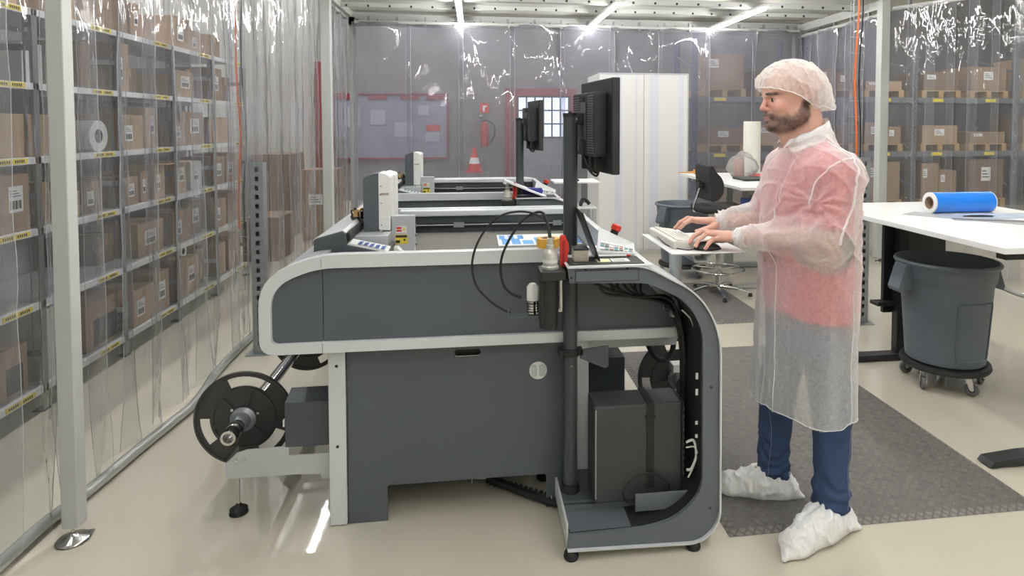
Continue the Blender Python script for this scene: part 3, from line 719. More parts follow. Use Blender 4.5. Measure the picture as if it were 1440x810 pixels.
# lower cabinet
lg = box('leg_panel', M_rim, -.561, -.497, 2.515, 2.62, .004, .70, parent=ct, bevel=.003)
mm = MB(); mm.cyl((-.529,2.5135,.63), .006, .003, 'y', 12).cyl((-.529,2.5135,.315), .006, .003, 'y', 12); mm.obj('screw_hole', M_galvd, lg)
box('leg_panel', M_rim, .40, .462, 2.56, 2.66, .004, .70, parent=ct, bevel=.003)
slot = rrect(-.082, .643, .02, .668, .012)
plate('service_door', M_body, rpoly([(-.492,.0),(-.345,.0),(-.345,.142),(.282,.142),(.282,.004),(.35,.004),(.35,.70),(-.492,.70)], [0,0,.012,.012,0,0,0,0]), [slot], 2.525, 2.535, parent=ct)
box('grip_recess', M_rubber, -.09, .03, 2.545, 2.55, .63, .68, parent=ct)
box('grip_lip', M_chrome, -.08, .018, 2.5245, 2.533, .6415, .6435, parent=ct)
box('cabinet_side', M_body2, -.50, -.49, 2.54, 3.7, .14, .70, parent=ct); box('cabinet_side', M_body2, .35, .36, 2.54, 3.7, .14, .70, parent=ct)
box('cabinet_bottom', M_body2, -.49, .35, 2.56, 3.7, .16, .18, parent=ct)
box('cabinet_back', M_body2, -.49, .35, 3.68, 3.7, .16, .70, parent=ct)
for x in (-.44, .30):
    for y in (2.75, 3.55): MB().cyl((x,y,0),.035,.02).cyl((x,y,.02),.012,.14).obj('machine_foot', M_rubber, ct, smooth=True)
kn = MB().cyl((.249,2.52,.570), .036, .006, 'y', 36).obj('door_lock', M_whitep, ct, bevel=.002)
mm = MB(); mm.prism(rrect(.222,.548,.243,.594,.009), 2.514, 2.521).prism(rrect(.253,.548,.275,.594,.009), 2.514, 2.521); mm.obj('lock_wings', M_silver, kn, bevel=.002)
# winding units, left and right
def winder(s, xt, y0, big=True):
    X = xt
    zt = .357
    t1 = MB().lathe([(.019,0),(.028,0),(.028,1.35),(.019,1.35),(.019,0)], (X, y0, zt), 'y', 28).obj('winding_shaft', M_chrome, ct, smooth=True)
    MB().lathe([(.028,0),(.031,.004),(.031,.03),(.028,.034)], (X, y0+.05, zt), 'y', 28).obj('shaft_collar', M_chrome, t1, smooth=True)
    MB().lathe([(.028,0),(.034,.01),(.034,.05),(.05,.06),(.05,.075)], (X, y0+.10, zt), 'y', 28).obj('shaft_chuck', M_galv, t1, smooth=True)
    for yy in (y0+.175, y0+1.19):
        holes = []
        for k in range(3):
            a0 = math.radians([52, 178, 292][k]); a1 = math.radians([112, 218, 338][k])
            outer = [(X+.172*math.cos(a0+(a1-a0)*i/8), zt+.172*math.sin(a0+(a1-a0)*i/8)) for i in range(9)]
            inner = [(X+.132*math.cos(a1-(a1-a0)*i/8), zt+.132*math.sin(a1-(a1-a0)*i/8)) for i in range(9)]
            holes.append(outer+inner)
        w_ = plate('reel_flange', mat('reel_black', rgb(58,58,58), .55, var=.08), circ(X, zt, .192, 64), holes+[circ(X, zt, .03, 24)], yy, yy+.008, parent=ct)
        mm = MB()
        mm.lathe([(.184,0),(.192,0),(.192,-.008),(.184,-.008),(.184,0)], (X, yy, zt), 'y', 64)
        mm.lathe([(.118,0),(.126,0),(.126,-.006),(.118,-.006),(.118,0)], (X, yy, zt), 'y', 48)
        mm.lathe([(.045,0),(.052,0),(.052,-.01),(.045,-.01),(.045,0)], (X, yy, zt), 'y', 32)
        for k in range(6):
            a = math.radians(k*60+15); c, s2 = math.cos(a), math.sin(a)
            p = [(X+c*.05-s2*.006, zt+s2*.05+c*.006), (X+c*.05+s2*.006, zt+s2*.05-c*.006), (X+c*.12+s2*.006, zt+s2*.12-c*.006), (X+c*.12-s2*.006, zt+s2*.12+c*.006)]
            mm.prism(p, yy-.006, yy)
        mm.obj('flange_ribs', mat('reel_black', rgb(58,58,58), .55), w_)
        mm = MB()
        for k in range(3):
            a = math.radians(k*120+20); mm.cyl((X+.058*math.cos(a), yy-.008, zt+.058*math.sin(a)), .006, .006, 'y', 10)
        mm.obj('flange_bolt', M_chrome, w_)
winder(-1, -.94, 2.55); winder(1, .95, 2.72)
bk = MB().prism([(-.957,.195),(-.957,.25),(-.913,.293),(-.876,.303),(-.722,.306),(-.722,.27),(-.558,.27),(-.558,.168),(-.60,.168),(-.605,.187),(-.70,.193),(-.957,.193)], 2.562, 2.567).obj('side_bracket', M_silver, ct)
MB().cyl((-.915,2.556,.262),.007,.006,'y',12).cyl((-.886,2.556,.264),.007,.006,'y',12).obj('bracket_bolt', M_chrome, bk)
MB().prism([(-.957,.193),(-.953,.193),(-.953,.26),(-.957,.25)], 2.567, 2.70).box(-.95,-.558,2.567,2.66,.190,.194).obj('bracket_fold', M_silver, bk)
MB().add([(-.735,2.56,.302),(-.562,2.56,.302),(-.562,2.56,.478),(-.735,2.56,.478),(-.735,2.68,.30),(-.562,2.68,.30),(-.562,2.66,.50),(-.735,2.66,.50)], [(0,1,2,3),(4,7,6,5),(0,3,7,4),(1,5,6,2),(3,2,6,7),(0,4,5,1)]).obj('drive_housing', M_body2, ct, bevel=.003)
box('drive_label', M_paper, -.742, -.736, 2.56, 2.575, .385, .41, parent=ct)
box('right_drive_housing', M_body2, .47, .66, 2.75, 2.95, .33, .52, parent=ct, bevel=.003)
MB().cyl((-.945,2.66,0),.036,.018,'z',28,.032).lathe([(.034,.018),(.016,.03),(.008,.04)],(-.945,2.66,0)).obj('swivel_foot', M_rubber, ct, smooth=True)
MB().cyl((-.945,2.66,.03),.006,.17).obj('foot_rod', M_chrome, ct, smooth=True)
MB().cyl((-.80,3.7,.03),.005,.45).obj('foot_rod', M_chrome, ct, smooth=True)
MB().cyl((-.80,3.7,0),.036,.03,'z',28,.02).obj('swivel_foot', M_rubber, ct, smooth=True)
MB().box(.88,.96,2.74,2.80,.44,.475).prism([(.955,.44),(.965,.475),(.99,.40),(.975,.39)], 2.74, 2.80).obj('brake_clamp', M_whitep, ct, bevel=.003)
box('under_rail', M_silver, -.56, .85, 2.60, 2.66, .62, .70, parent=ct)
hose('curl_cable', M_rubber, [(.74,2.75,.70),(.75,2.72,.60),(.80,2.70,.52),(.86,2.70,.55),(.88,2.72,.68)], .012, ct)
hose('hanging_hose', M_rubber, [(.52,2.8,.68),(.56,2.8,.64),(.66,2.8,.62),(.73,2.8,.68)], .010, ct)
MB().cyl((.55,2.78,.60),.012,.10).cyl((.55,2.78,.66),.03,.03).obj('valve', M_whitep, ct, smooth=True)

# floor cable bundle under the table
fb = thing('floor_cable_bundle', 'black wrapped cable bundle on the floor under the front table', 'cable', (.1, 2.75, 0))
hose('wrapped_hose', M_rubber, [(.05,2.72,.03),(.14,2.65,.028),(.25,2.56,.027),(.34,2.50,.03),(.42,2.50,.06)], .017, fb)
mm = MB()
for k in range(16):
    t_ = k/15; x = .06+.3*t_; y = 2.71-.21*t_; mm.tube([(x,y,.028),(x+.006,y-.003,.028)], .0195, 10)
mm.obj('spiral_wrap', M_black, fb)
hose('white_hose', M_whitep, [(.05,2.73,.03),(-.06,2.78,.02),(-.16,2.95,.015),(-.22,3.1,.015)], .007, fb)
for k in range(6):
    hose('black_cable', M_rubber, [(.06,2.72,.03),(0+.02*k,2.85+.03*k,.02+.01*k),(-.15+.07*k,3.05,.02),(.0+.05*k,3.2,.10),(.2,3.1+.03*k,.14)], .007, fb)
hose('thin_cable', mat('green_wire', rgb(80,100,80), .5), [(.34,2.58,.12),(.22,2.65,.10),(.18,2.75,.02),(.22,2.9,.02)], .0035, fb)
box('cable_tie', M_paper, .30,.304,2.515,2.535,.01,.05, parent=fb); box('cable_tie', M_paper, -.02,-.016,2.74,2.76,.0,.045, parent=fb)

# sheet and tape on the bed
def sheet(label, x0, x1, y0, y1, z):
    t = tag(box('printed_sheet', M_paper, x0, x1, y0, y1, z, z+.0012), label, 'sheet')
    b = mat('print_lightblue', rgb(96,160,222), .5)
    random.seed(3)
    q = x0+.02
    while q < x1-.05:
        w_ = random.uniform(.03,.07); h_ = random.uniform(.10,.2)
        box('blue_block', b, q, q+w_, y0+.03, y0+.03+h_, z+.0013, z+.002, parent=t); q += w_+.012
    q = x0+.01
    for k in range(3): box('blue_block', b, x0+.01+k*.05, x0+.04+k*.05, y1-.14, y1-.03, z+.0013, z+.002, parent=t)
    return t
sheet('printed sheet with blue patches lying on the cutting bed', .12, .55, 3.24, 3.56, .9405)
tp = thing('tape_roll', 'yellow tape roll lying on the silver rim behind the tool holder', 'tape', (.285, 2.5, 1.076))
MB().lathe([(.030,0),(.046,0),(.046,.034),(.030,.034),(.030,0)], (.287,2.50,1.0745), 'z', 32).obj('tape_winding', mat('tape_yellow', rgb(232,178,70), .35), tp, smooth=True)
MB().lathe([(.027,0),(.030,0),(.030,.034),(.027,.034),(.027,0)], (.287,2.50,1.0745), 'z', 32).obj('tape_core', M_card[2], tp, smooth=True)

# ================================================================== OPERATOR CONSOLE
cs = thing('operator_console', 'C-shaped charcoal operator console with silver edge and tall black monitor post', 'console', (.55, 2.33, 0))
OP = rpoly([(.321,.044),(.815,.030),(.884,.10),(.879,.80),(.80,.945),(.595,1.054),(.321,1.054)], [0,.07,.07,.16,.10,.05,0], 7)
IP = rpoly([(.328,.090),(.60,.094),(.72,.118),(.822,.21),(.817,.82),(.75,.925),(.61,.991),(.330,1.0)], [.01,.05,.08,.16,.10,.06,.03,0], 6)
CPOLY = OP + IP[::-1]
MB().prism(CPOLY, 2.20, 2.215).obj('front_frame', M_cons, cs, bevel=.0015)
def band(path, t, outw=1):
    n = len(path); off = []
    for i in range(n):
        a = Vector(path[max(i-1,0)]); b = Vector(path[min(i+1,n-1)]); d = (b-a).normalized(); off.append((path[i][0]+d.y*t*outw, path[i][1]-d.x*t*outw))
    return path + off[::-1]
MB().prism(band(OP, .006), 2.188, 2.46).obj('silver_edge', M_rim, cs)
MB().prism(band(IP, .003, -1), 2.215, 2.45).obj('inner_liner', M_rubber, cs)
MB().prism([(.84 if x > .6 else x, z) for x, z in []] or [(.825,.11),(.88,.11),(.876,.80),(.82,.80)], 2.44, 2.45).obj('rear_frame', M_blackm, cs)
box('inset_shadow_gap', M_black, .3475, .5775, 2.1985, 2.2002, 1.0025, 1.0445, parent=cs)
box('inset_panel', M_cons, .350, .575, 2.1965, 2.1985, 1.005, 1.042, parent=cs, bevel=.0005)
mm = MB()
for x, z in ((.385,1.047),(.535,1.047),(.334,1.02),(.85,.60),(.85,.15)): mm.cyl((x,2.196,z), .0045, .005, 'y', 12)
mm.obj('screw', M_black, cs)
box('worktop', M_rim, .318, .625, 2.19, 2.47, 1.055, 1.061, parent=cs, bevel=.002)
box('black_mat', M_rubber, .328, .60, 2.205, 2.33, 1.0612, 1.064, parent=cs, bevel=.001)
box('rear_deck', M_body2, .328, .82, 2.34, 2.58, .118, .130, parent=cs, bevel=.003)
MB().box(.328,.80,2.215,2.34,.0935,.0965).box(.328,.80,2.336,2.34,.0965,.118).obj('front_trough', M_cons, cs)
MB().box(.318,.327,2.215,2.58,.045,.125).obj('deck_left_edge', M_rim, cs, bevel=.002)
for x, y in ((.337,2.215),(.79,2.21),(.80,2.52),(.35,2.54)):
    f = MB().lathe([(0,0),(.026,0),(.028,.008),(.024,.016),(.026,.018),(.020,.028),(.006,.034)], (x,y,0)).obj('console_foot', M_rubber, cs, smooth=True)
    MB().cyl((x,y,.03),.006,.04).obj('foot_stem', M_chrome, f, smooth=True)
pl = MB().cyl((.364,2.42,.13), .0275, 1.455, 'z', 32).obj('monitor_post', M_blackm, cs, smooth=True)
MB().cyl((.364,2.42,.13),.038,.03,'z',32,.034).obj('post_flange', M_rubber, pl, smooth=True)
MB().cyl((.364,2.42,1.585),.029,.015,'z',32).cyl((.364,2.42,1.6),.006,.006).obj('post_cap', M_black, pl, smooth=True)
MB().cyl((.364,2.42,.665),.034,.028,'z',32).box(.395,.41,2.40,2.44,.668,.69).box(.318,.335,2.40,2.44,.668,.69).obj('post_clamp', M_rubber, pl, smooth=True)
MB().prism([(.40,.688),(.512,.70),(.512,.62),(.50,.61),(.40,.655)], 2.40, 2.412).obj('clamp_arm', M_body2, pl, bevel=.002)
mm = MB().cyl((.364,2.39,.63),.003,.006,'y',8); mm.obj('grub_screw', M_chrome, pl)
box('service_plate', M_cons, .585, .795, 2.262, 2.268, .118, .185, parent=cs, bevel=.006)
# cables inside the console
mm = MB()
for k in range(9):
    random.seed(k); a = random.uniform(-.02,.02)
    mm.tube(cr([(.42+.03*k,2.36+.008*k,.99),(.47+.02*k,2.37,.93+a),(.60+.012*k,2.36+.006*k,.90-.004*k),(.74,2.36+.008*k,.87+a),(.80,2.37+.008*k,.74),(.808+.004*(k%3),2.38+.006*k,.5),(.805,2.38+.006*k,.3),(.78,2.4,.16)], 6), .0055, 6)
mm.obj('cable_loom', M_rubber, cs)['kind'] = 'stuff'
hose('white_cable', M_whitep, [(.77,2.30,.86),(.80,2.29,.83),(.812,2.285,.80)], .003, cs)
hose('white_cable', M_whitep, [(.785,2.28,.36),(.81,2.27,.37),(.818,2.26,.32),(.80,2.26,.27),(.785,2.27,.26)], .005, cs)
hose('white_cable', M_whitep, [(.785,2.28,.34),(.815,2.265,.345),(.812,2.26,.29),(.79,2.27,.23)], .003, cs)
for z in (.62,.56,.40,.34,.19,.45): box('connector_tag', M_paper, .803,.812,2.23,2.235,z,z+.012+.01*(z > .5), parent=cs)
# keyboard tray
tr = thing('keyboard_tray', 'thin pale keyboard tray on a steel pillar beside the console', 'tray', (.80, 2.55, .8))
MB().box(.765,1.075,2.41,2.87,1.046,1.05).box(1.071,1.075,2.43,2.87,1.032,1.046).obj('tray_plate', M_white, tr, bevel=.001)
MB().cyl((.785,2.425,.80), .0245, .246, 'z', 28).obj('pillar', M_galv, tr, smooth=True)
MB().cyl((.785,2.425,.845), .026, .03, 'z', 28).obj('pillar_collar', M_galv, tr, smooth=True)
plate('under_bracket', M_silver, [(.862,1.046),(.955,1.046),(.935,.998),(.882,.998)], [[(.870,1.042),(.947,1.042),(.931,1.003),(.886,1.003)]], 2.47, 2.62, parent=tr)
MB().box(.785,.90,2.46,2.52,1.03,1.046).obj('arm_plate', M_silver, tr)
MB().tube([(.785,2.425,.83),(.74,2.43,.83)], .012, 10).obj('mounting_arm', M_blackm, tr)
kb = thing('keyboard', 'white keyboard lying on the pale tray under the far hand', 'keyboard', (.87, 2.68, 1.05))
MB().prism([(.800,1.0505),(.800,1.079),(.812,1.083),(.945,1.064),(.955,1.056),(.955,1.0505)], 2.50, 2.86).obj('keyboard_body', mat('beige_plastic', rgb(214,212,204), .5), kb, bevel=.003)
kme = MB().box(-.0075,.0075,-.0075,.0075,0,.006).mesh('key'); km = mat('key_white', rgb(232,231,226), .5); kme.materials.append(km)
for i in range(6):
    for j in range(18):
        o = bpy.data.objects.new('key', kme); COL.objects.link(o); x = .826+i*.0192; o.location = (x, 2.515+j*.0191, 1.0825-(x-.812)*.143); o.rotation_euler.y = .142
        o.parent = kb; o.matrix_parent_inverse = kb.matrix_basis.inverted()
tag(hose('mouse_cable', M_rubber, [(.885,2.47,1.056),(.85,2.46,1.0535),(.815,2.50,1.0535),(.795,2.58,1.0535),(.785,2.68,1.07)], .002), 'thin black mouse cable curving over the tray', 'cable')
ms = thing('computer_mouse', 'black mouse on the tray under the near hand', 'mouse', (.935, 2.475, 1.05))
mm = MB(); n = 14; vs = []; 
bm2 = bmesh.new(); bmesh.ops.create_uvsphere(bm2, u_segments=24, v_segments=12, radius=1)
for v in bm2.verts: v.co = (.935+v.co.x*.058, 2.475+v.co.y*.032, 1.052+max(0, v.co.z)*.031*(1-.25*v.co.x))
me = bpy.data.meshes.new('mouse_shell'); bm2.to_mesh(me); bm2.free(); link('mouse_shell', me, M_black, ms, smooth='all')
box('scroll_wheel', M_galvd, .885, .90, 2.472, 2.478, 1.072, 1.079, parent=ms)

# tower computer strapped in the console
pc = thing('tower_computer', 'black tower computer strapped upright inside the console', 'computer', (.6, 2.37, .13))
b = box('case', mat('pc_black', rgb(56,58,60), .42, var=.05), .438, .778, 2.31, 2.45, .1305, .503, parent=pc, bevel=.008)
MB().box(.780,.788,2.315,2.445,.14,.50).obj('rear_panel', M_galvd, pc)
mm = MB()
for k in range(11): mm.box(.788,.794,2.33,2.37,.18+k*.028,.192+k*.028)
mm.obj('port', M_paper, pc)
MB().box(.640,.668,2.305,2.309,.18,.504).box(.640,.668,2.305,2.455,.5035,.506).box(.632,.672,2.302,2.306,.45,.46).obj('strap', M_rubber, pc)
hose('coiled_lead', M_rubber, [(.56,2.29,.14),(.545,2.29,.18),(.58,2.29,.23),(.65,2.29,.245),(.72,2.29,.20),(.72,2.29,.15)], .004, pc)
MB().box(.442,.447,2.308,2.31,.15,.49).obj('front_bezel_edge', M_galv, pc)

# monitor
def monitor():
    t = thing('monitor', 'black flat monitor seen from behind on the near console post', 'monitor', (.46, 2.40, 1.55))
    ang = math.atan2(.38, -.047)          # panel runs from (.49,2.2) to (.443,2.58)
    A = Vector((.492, 2.205, 0)); D = Vector((-.047, .38, 0)).normalized(); N_ = Vector((-D.y, D.x, 0))  # N_ = towards the post
    def put(mbx, name, m, par, bev=.003, st=0):
        M = Matrix(((D.x, N_.x, 0, A.x), (D.y, N_.y, 0, A.y), (0, 0, 1, 0), (0, 0, 0, 1))); mbx.xf(M); return mbx.obj(name, m, par, bevel=bev)
    fr = put(MB().box(0,.383,-.018,.012,1.379,1.723), 'bezel', M_black, t, .004)
    put(MB().box(.012,.371,-.0195,-.018,1.40,1.71), 'screen', emat('screen_light', (.75,.82,.9,1), .8), t, 0)
    sh_ = put(MB().prism(rpoly([(.055,1.44),(.055,1.675),(.33,1.675),(.33,1.44)], .012), .012, .062), 'rear_housing', M_black, t, .004)
    mm = MB()
    for k in range(24):
        z = 1.452+k*.009
        mm.box(.235,.325,.062,.0645,z,z+.0035); mm.box(.062,.13,.062,.0645,z,z+.0035)
    put(mm, 'vent_ribs', mat('rib_grey', rgb(104,108,112), .4), sh_, 0)['kind'] = 'stuff'
    put(MB().box(.145,.225,.062,.066,1.50,1.64), 'mount_plate', M_blackm, t)
    put(MB().box(.17,.20,.066,.085,1.555,1.60).box(.175,.195,.062,.067,1.645,1.66), 'mount_hinge', M_black, t)
    put(MB().box(.09,.11,.02,.045,1.385,1.44), 'cable_plug', M_rubber, t); put(MB().box(.25,.27,.02,.045,1.385,1.44), 'cable_plug', M_rubber, t)
    MB().tube([(.364,2.42,1.578),(.405,2.40,1.577)], .013, 12).tube([(.385,2.395,1.577),(.385,2.425,1.577)], .016, 12).obj('swing_arm', M_blackm, t, smooth=True)
    MB().cyl((.387,2.383,1.577),.007,.012,'y',12).obj('arm_bolt', M_chrome, t)
    for k in range(2):
        hose('video_cable', M_rubber, [(.392,2.40,1.46-.004*k),(.41,2.39,1.44),(.425,2.37,1.39+.01*k),(.45,2.35,1.365+.012*k),(.462,2.36,1.385),(.455,2.38-.09*k,1.43)], .0045, t)
    return t
mn = monitor()

# tool holder, spindle, red knife
th_ = thing('tool_holder', 'black tool holder block hanging left of the console with a white connector', 'tool holder', (.28, 2.25, .83))
MB().box(.228,.318,2.21,2.32,1.008,1.040).box(.30,.336,2.30,2.40,1.008,1.040).obj('holder_block', M_black, th_, bevel=.003)
MB().cyl((.262,2.265,.828), .034, .18, 'z', 28).obj('spindle_body', M_black, th_, smooth=True)
MB().box(.229,.245,2.235,2.30,.845,1.008).obj('spindle_housing', M_rubber, th_, bevel=.003)
MB().box(.303,.316,2.30,2.306,.87,1.008).cyl((.306,2.29,.88),.002,.13).obj('guide_rod', M_chrome, th_)
cnn = MB().lathe([(.031,0),(.031,.008),(.027,.012),(.027,.055),(.022,.062),(.014,.07),(.014,.085),(.011,.088),(.011,.108),(.006,.11)], (.268,2.27,1.040)).obj('connector', mat('connector_grey', rgb(186,186,178), .35, .3), th_, smooth=True)
MB().lathe([(.0273,.022),(.0275,.022),(.0275,.034),(.0273,.034)], (.268,2.27,1.040)).obj('connector_label', M_paper, cnn)
MB().lathe([(.022,0),(.022,.05),(.012,.062),(0,.064)], (.212,2.35,.905), 'z', 24).obj('filter_cap', M_whitep, th_, smooth=True)
fl = MB()
for k in range(5): fl.lathe([(.016,0),(.023,.002),(.023,.008),(.016,.010)], (.212,2.35,.855+k*.010), 'z', 20)
fl.obj('filter_rings', M_chrome, th_, smooth=True)
MB().box(.120,.24,2.33,2.37,.846,.849).box(.120,.123,2.33,2.37,.849,.875).obj('filter_shelf', mat('clear_plate', rgb(96,104,108), .3), th_)
hose('air_hose', M_rubber, [(.266,2.27,1.145),(.262,2.30,1.20),(.248,2.33,1.232),(.215,2.35,1.228),(.165,2.36,1.19),(.112,2.37,1.10),(.094,2.37,1.03),(.105,2.37,.96),(.135,2.37,.925),(.171,2.37,.910)], .0048, th_, seg=10)
hose('air_hose', M_rubber, [(.270,2.27,1.145),(.264,2.31,1.195),(.225,2.34,1.225),(.16,2.35,1.236),(.085,2.36,1.215),(.02,2.37,1.14),(-.010,2.37,1.05),(.002,2.37,.965),(.05,2.37,.905),(.10,2.37,.868),(.131,2.36,.857)], .0042, th_, seg=10)
kn = thing('red_cutter', 'red plastic cutter handle standing in the tool holder', 'cutter', (.318, 2.28, 1.04))
MB().prism(rpoly([(.305,1.045),(.305,1.15),(.312,1.158),(.325,1.155),(.328,1.14),(.336,1.13),(.338,1.10),(.332,1.085),(.332,1.045)], .004), 2.27, 2.295).obj('handle_shell', M_red, kn, bevel=.003)
MB().box(.312,.322,2.266,2.27,1.06,1.14).obj('slider', mat('dark_red', rgb(150,30,24), .4), kn, bevel=.001)
MB().lathe([(.0,0),(.008,.004),(.014,.012)], (.32,2.28,1.0402)).obj('tip_cap', M_red, kn, smooth=True)

# small things on the console top
gc = thing('display_cube', 'small clear cube with black lid on the console worktop', 'box', (.37, 2.28, 1.064))
MB().box(.352,.405,2.25,2.31,1.0645,1.105).obj('cube_body', mat('clear_cube', rgb(170,165,150), .1), gc, bevel=.002)
MB().box(.350,.407,2.248,2.312,1.105,1.112).obj('lid', M_black, gc, bevel=.002)
tb = thing('glass_tablet', 'thin dark tablet leaning up behind the small cube', 'tablet', (.42, 2.3, 1.064))
M_ = Matrix.Translation((.445, 2.30, 1.0645)) @ Matrix.Rotation(math.radians(-20), 4, 'Y')
MB().box(-.003,.003,-.06,.10,0,.19).xf(M_).obj('tablet_body', M_black, tb, bevel=.002)
MB().box(.003,.0035,-.05,.09,.01,.18).xf(M_).obj('glass', mat('dark_glass', rgb(70,74,78), .08), tb)
kp = thing('control_keypad', 'grey sloping control keypad with coloured keys behind the console worktop', 'keypad', (.53, 2.42, 1.061))
MB().add([(.452,2.355,1.062),(.60,2.345,1.062),(.625,2.45,1.062),(.49,2.48,1.062),(.452,2.355,1.078),(.60,2.345,1.070),(.625,2.45,1.088),(.49,2.50,1.150)], [(0,3,2,1),(4,5,6,7),(0,1,5,4),(1,2,6,5),(2,3,7,6),(3,0,4,7)]).obj('keypad_case', mat('keypad_grey', rgb(188,192,194), .4), kp, bevel=.004)
cols = [M_whitep, mat('key_blue', rgb(110,160,170), .4), mat('key_grey3', rgb(160,168,170), .4), mat('key_grey2', rgb(120,124,128), .4), mat('key_pink', rgb(190,150,140), .4)]
P00, P10, P11, P01 = Vector((.452,2.355,1.078)), Vector((.60,2.345,1.070)), Vector((.625,2.45,1.088)), Vector((.49,2.50,1.150))
for i in range(7):
    for j in range(3):
        u = .10+i*.125; v = .10+j*.13
        def S(u, v): return (P00*(1-u)+P10*u)*(1-v)+(P01*(1-u)+P11*u)*v
        a, b2, c2, d2 = S(u,v), S(u+.09,v), S(u+.09,v+.08), S(u,v+.08); nn = (b2-a).cross(d2-a).normalized()*.003
        MB().add([a,b2,c2,d2,a+nn,b2+nn,c2+nn,d2+nn], [(0,3,2,1),(4,5,6,7),(0,1,5,4),(1,2,6,5),(2,3,7,6),(3,0,4,7)]).obj('key', cols[(i*2+j) % 5 if j < 2 else 0], kp)
es = thing('emergency_stop', 'red emergency stop button on black base beside the keypad', 'button', (.575, 2.56, 1.075))
M_ = Matrix.Translation((.552, 2.50, 1.118)) @ Matrix.Rotation(math.radians(22), 4, 'Y')
MB().cyl((0,0,-.035),.016,.050,'z',20).xf(M_).obj('button_base', M_rubber, es)
MB().lathe([(.012,.015),(.020,.018),(.020,.036),(.016,.040),(0,.040)], (0,0,0)).xf(M_).obj('button_cap', M_red, es, smooth=True)
pn = tag(hose('pen', M_white, [(.42,2.325,1.068),(.56,2.318,1.068)], .004, seg=10), 'white pen with red cap lying on the black mat', 'pen')
hose('pen_cap', M_red, [(.56,2.318,1.068),(.575,2.3175,1.068)], .0045, pn, seg=10)
nt = tag(box('sticky_note', mat('note_yellow', rgb(226,226,180), .7), .435, .485, 2.235, 2.285, 1.0642, 1.0652), 'pale yellow sticky note on the black mat', 'note')
nt = tag(box('paper_card', M_paper, .49, .555, 2.235, 2.285, 1.0642, 1.0652), 'white printed card beside the sticky note on the black mat', 'card')
mm = MB()
for k in range(3): mm.box(.497,.54,2.243+k*.012,2.246+k*.012,1.0652,1.0655)
mm.obj('card_print', M_ink, nt)

# ================================================================== SECOND MACHINE BEHIND
DX2 = (-.045, 2.11, 0)
labs = {'cutting_table': 'second flatbed cutting table, behind the front one', 'operator_console': 'second operator console with black monitor post, behind the front table',
        'keyboard_tray': 'keyboard tray of the second console, farther back', 'tower_computer': 'tower computer inside the second console',
        'monitor': 'small looking black monitor on the second post, farther back', 'tool_holder': 'tool holder of the second cutting table',
        'red_cutter': 'red cutter handle standing at the second table', 'control_keypad': 'grey keypad on the second console', 'emergency_stop': 'red emergency stop on the second console'}
for o in (ct, cs, pc, mn, th_, kn, kp, es):
    c_ = copy_tree(o, DX2, labs[o.name])
    if o is th_:                      # the photograph shows no hoses looping up on the second machine
        for k in list(c_.children):
            if k.name.startswith('air_hose'): bpy.data.objects.remove(k)
bb = tag(MB().lathe([(0,0),(.03,.005),(.035,.03),(.03,.05),(0,.055)], (.40,4.44,1.0645)).xf(Matrix.Translation((.40,4.44,1.07)) @ Matrix.Diagonal((2.2,1,1,1)) @ Matrix.Translation((-.40,-4.44,-1.07))).obj('blue_wrapper', mat('dark_blue_film', rgb(40,44,120), .3), smooth=True), 'dark blue crumpled wrapper on the second console', 'wrapper')
t = thing('white_cover_board', 'white board leaning across the second console', 'board', (.35, 4.4, 1.1))
M_ = Matrix.Translation((.20, 4.34, 1.175)) @ Matrix.Rotation(math.radians(22), 4, 'Y')
MB().box(0,.36,0,.16,-.006,.006).xf(M_).obj('board_face', M_white, t, bevel=.002)
MB().box(0,.02,0,.16,-.02,-.006).xf(M_).obj('board_lip', M_white, t)
# ================================================================== RIGHT SIDE: TABLES, BINS, MATS
M_mat = mat('floor_mat_rubber', rgb(112,110,106), .75, var=.05, scale=4)
nt_ = M_mat.node_tree; N_ = nt_.nodes
tc = N_.new('ShaderNodeTexCoord'); mp_ = N_.new('ShaderNodeMapping'); mp_.inputs['Rotation'].default_value = (0,0,math.radians(45)); mp_.inputs['Scale'].default_value = (1,1,1)
ck = N_.new('ShaderNodeTexVoronoi'); ck.feature = 'DISTANCE_TO_EDGE'; ck.inputs['Scale'].default_value = 38; ck.inputs['Randomness'].default_value = .12
bp_ = N_.new('ShaderNodeBump'); bp_.inputs['Strength'].default_value = .9; bp_.inputs['Distance'].default_value = .004
nt_.links.new(tc.outputs['Object'], mp_.inputs[0]); nt_.links.new(mp_.outputs[0], ck.inputs['Vector']); nt_.links.new(ck.outputs['Distance'], bp_.inputs['Height'])
nt_.links.new(bp_.outputs[0], N_['Principled BSDF'].inputs['Normal'])
rp_ = N_.new('ShaderNodeMapRange'); rp_.inputs[1].default_value = 0.0; rp_.inputs[2].default_value = .22; nt_.links.new(ck.outputs['Distance'], rp_.inputs[0])
mx_ = N_.new('ShaderNodeMix'); mx_.data_type = 'RGBA'; mx_.inputs[6].default_value = rgb(84,82,80); mx_.inputs[7].default_value = rgb(120,117,113)
nt_.links.new(rp_.outputs[0], mx_.inputs[0]); nt_.links.new(mx_.outputs[2], N_['Principled BSDF'].inputs['Base Color'])
def fmat(label, x0, x1, y0, y1, e=.035, h=.013):
    o = MB().add([(x0,y0,.001),(x1,y0,.001),(x1,y1,.001),(x0,y1,.001),(x0+e,y0+e,h),(x1-e,y0+e,h),(x1-e,y1-e,h),(x0+e,y1-e,h)],
             [(0,3,2,1),(4,5,6,7),(0,1,5,4),(1,2,6,5),(2,3,7,6),(3,0,4,7)]).obj('floor_mat', M_mat)
    return tag(o, label, 'floor mat')
fmat('large dark textured rubber floor mat under the standing person', .945, 2.27, 2.245, 4.22)
fmat('smaller dark rubber floor mat farther back under the stool', 1.3, 2.33, 4.72, 6.0)

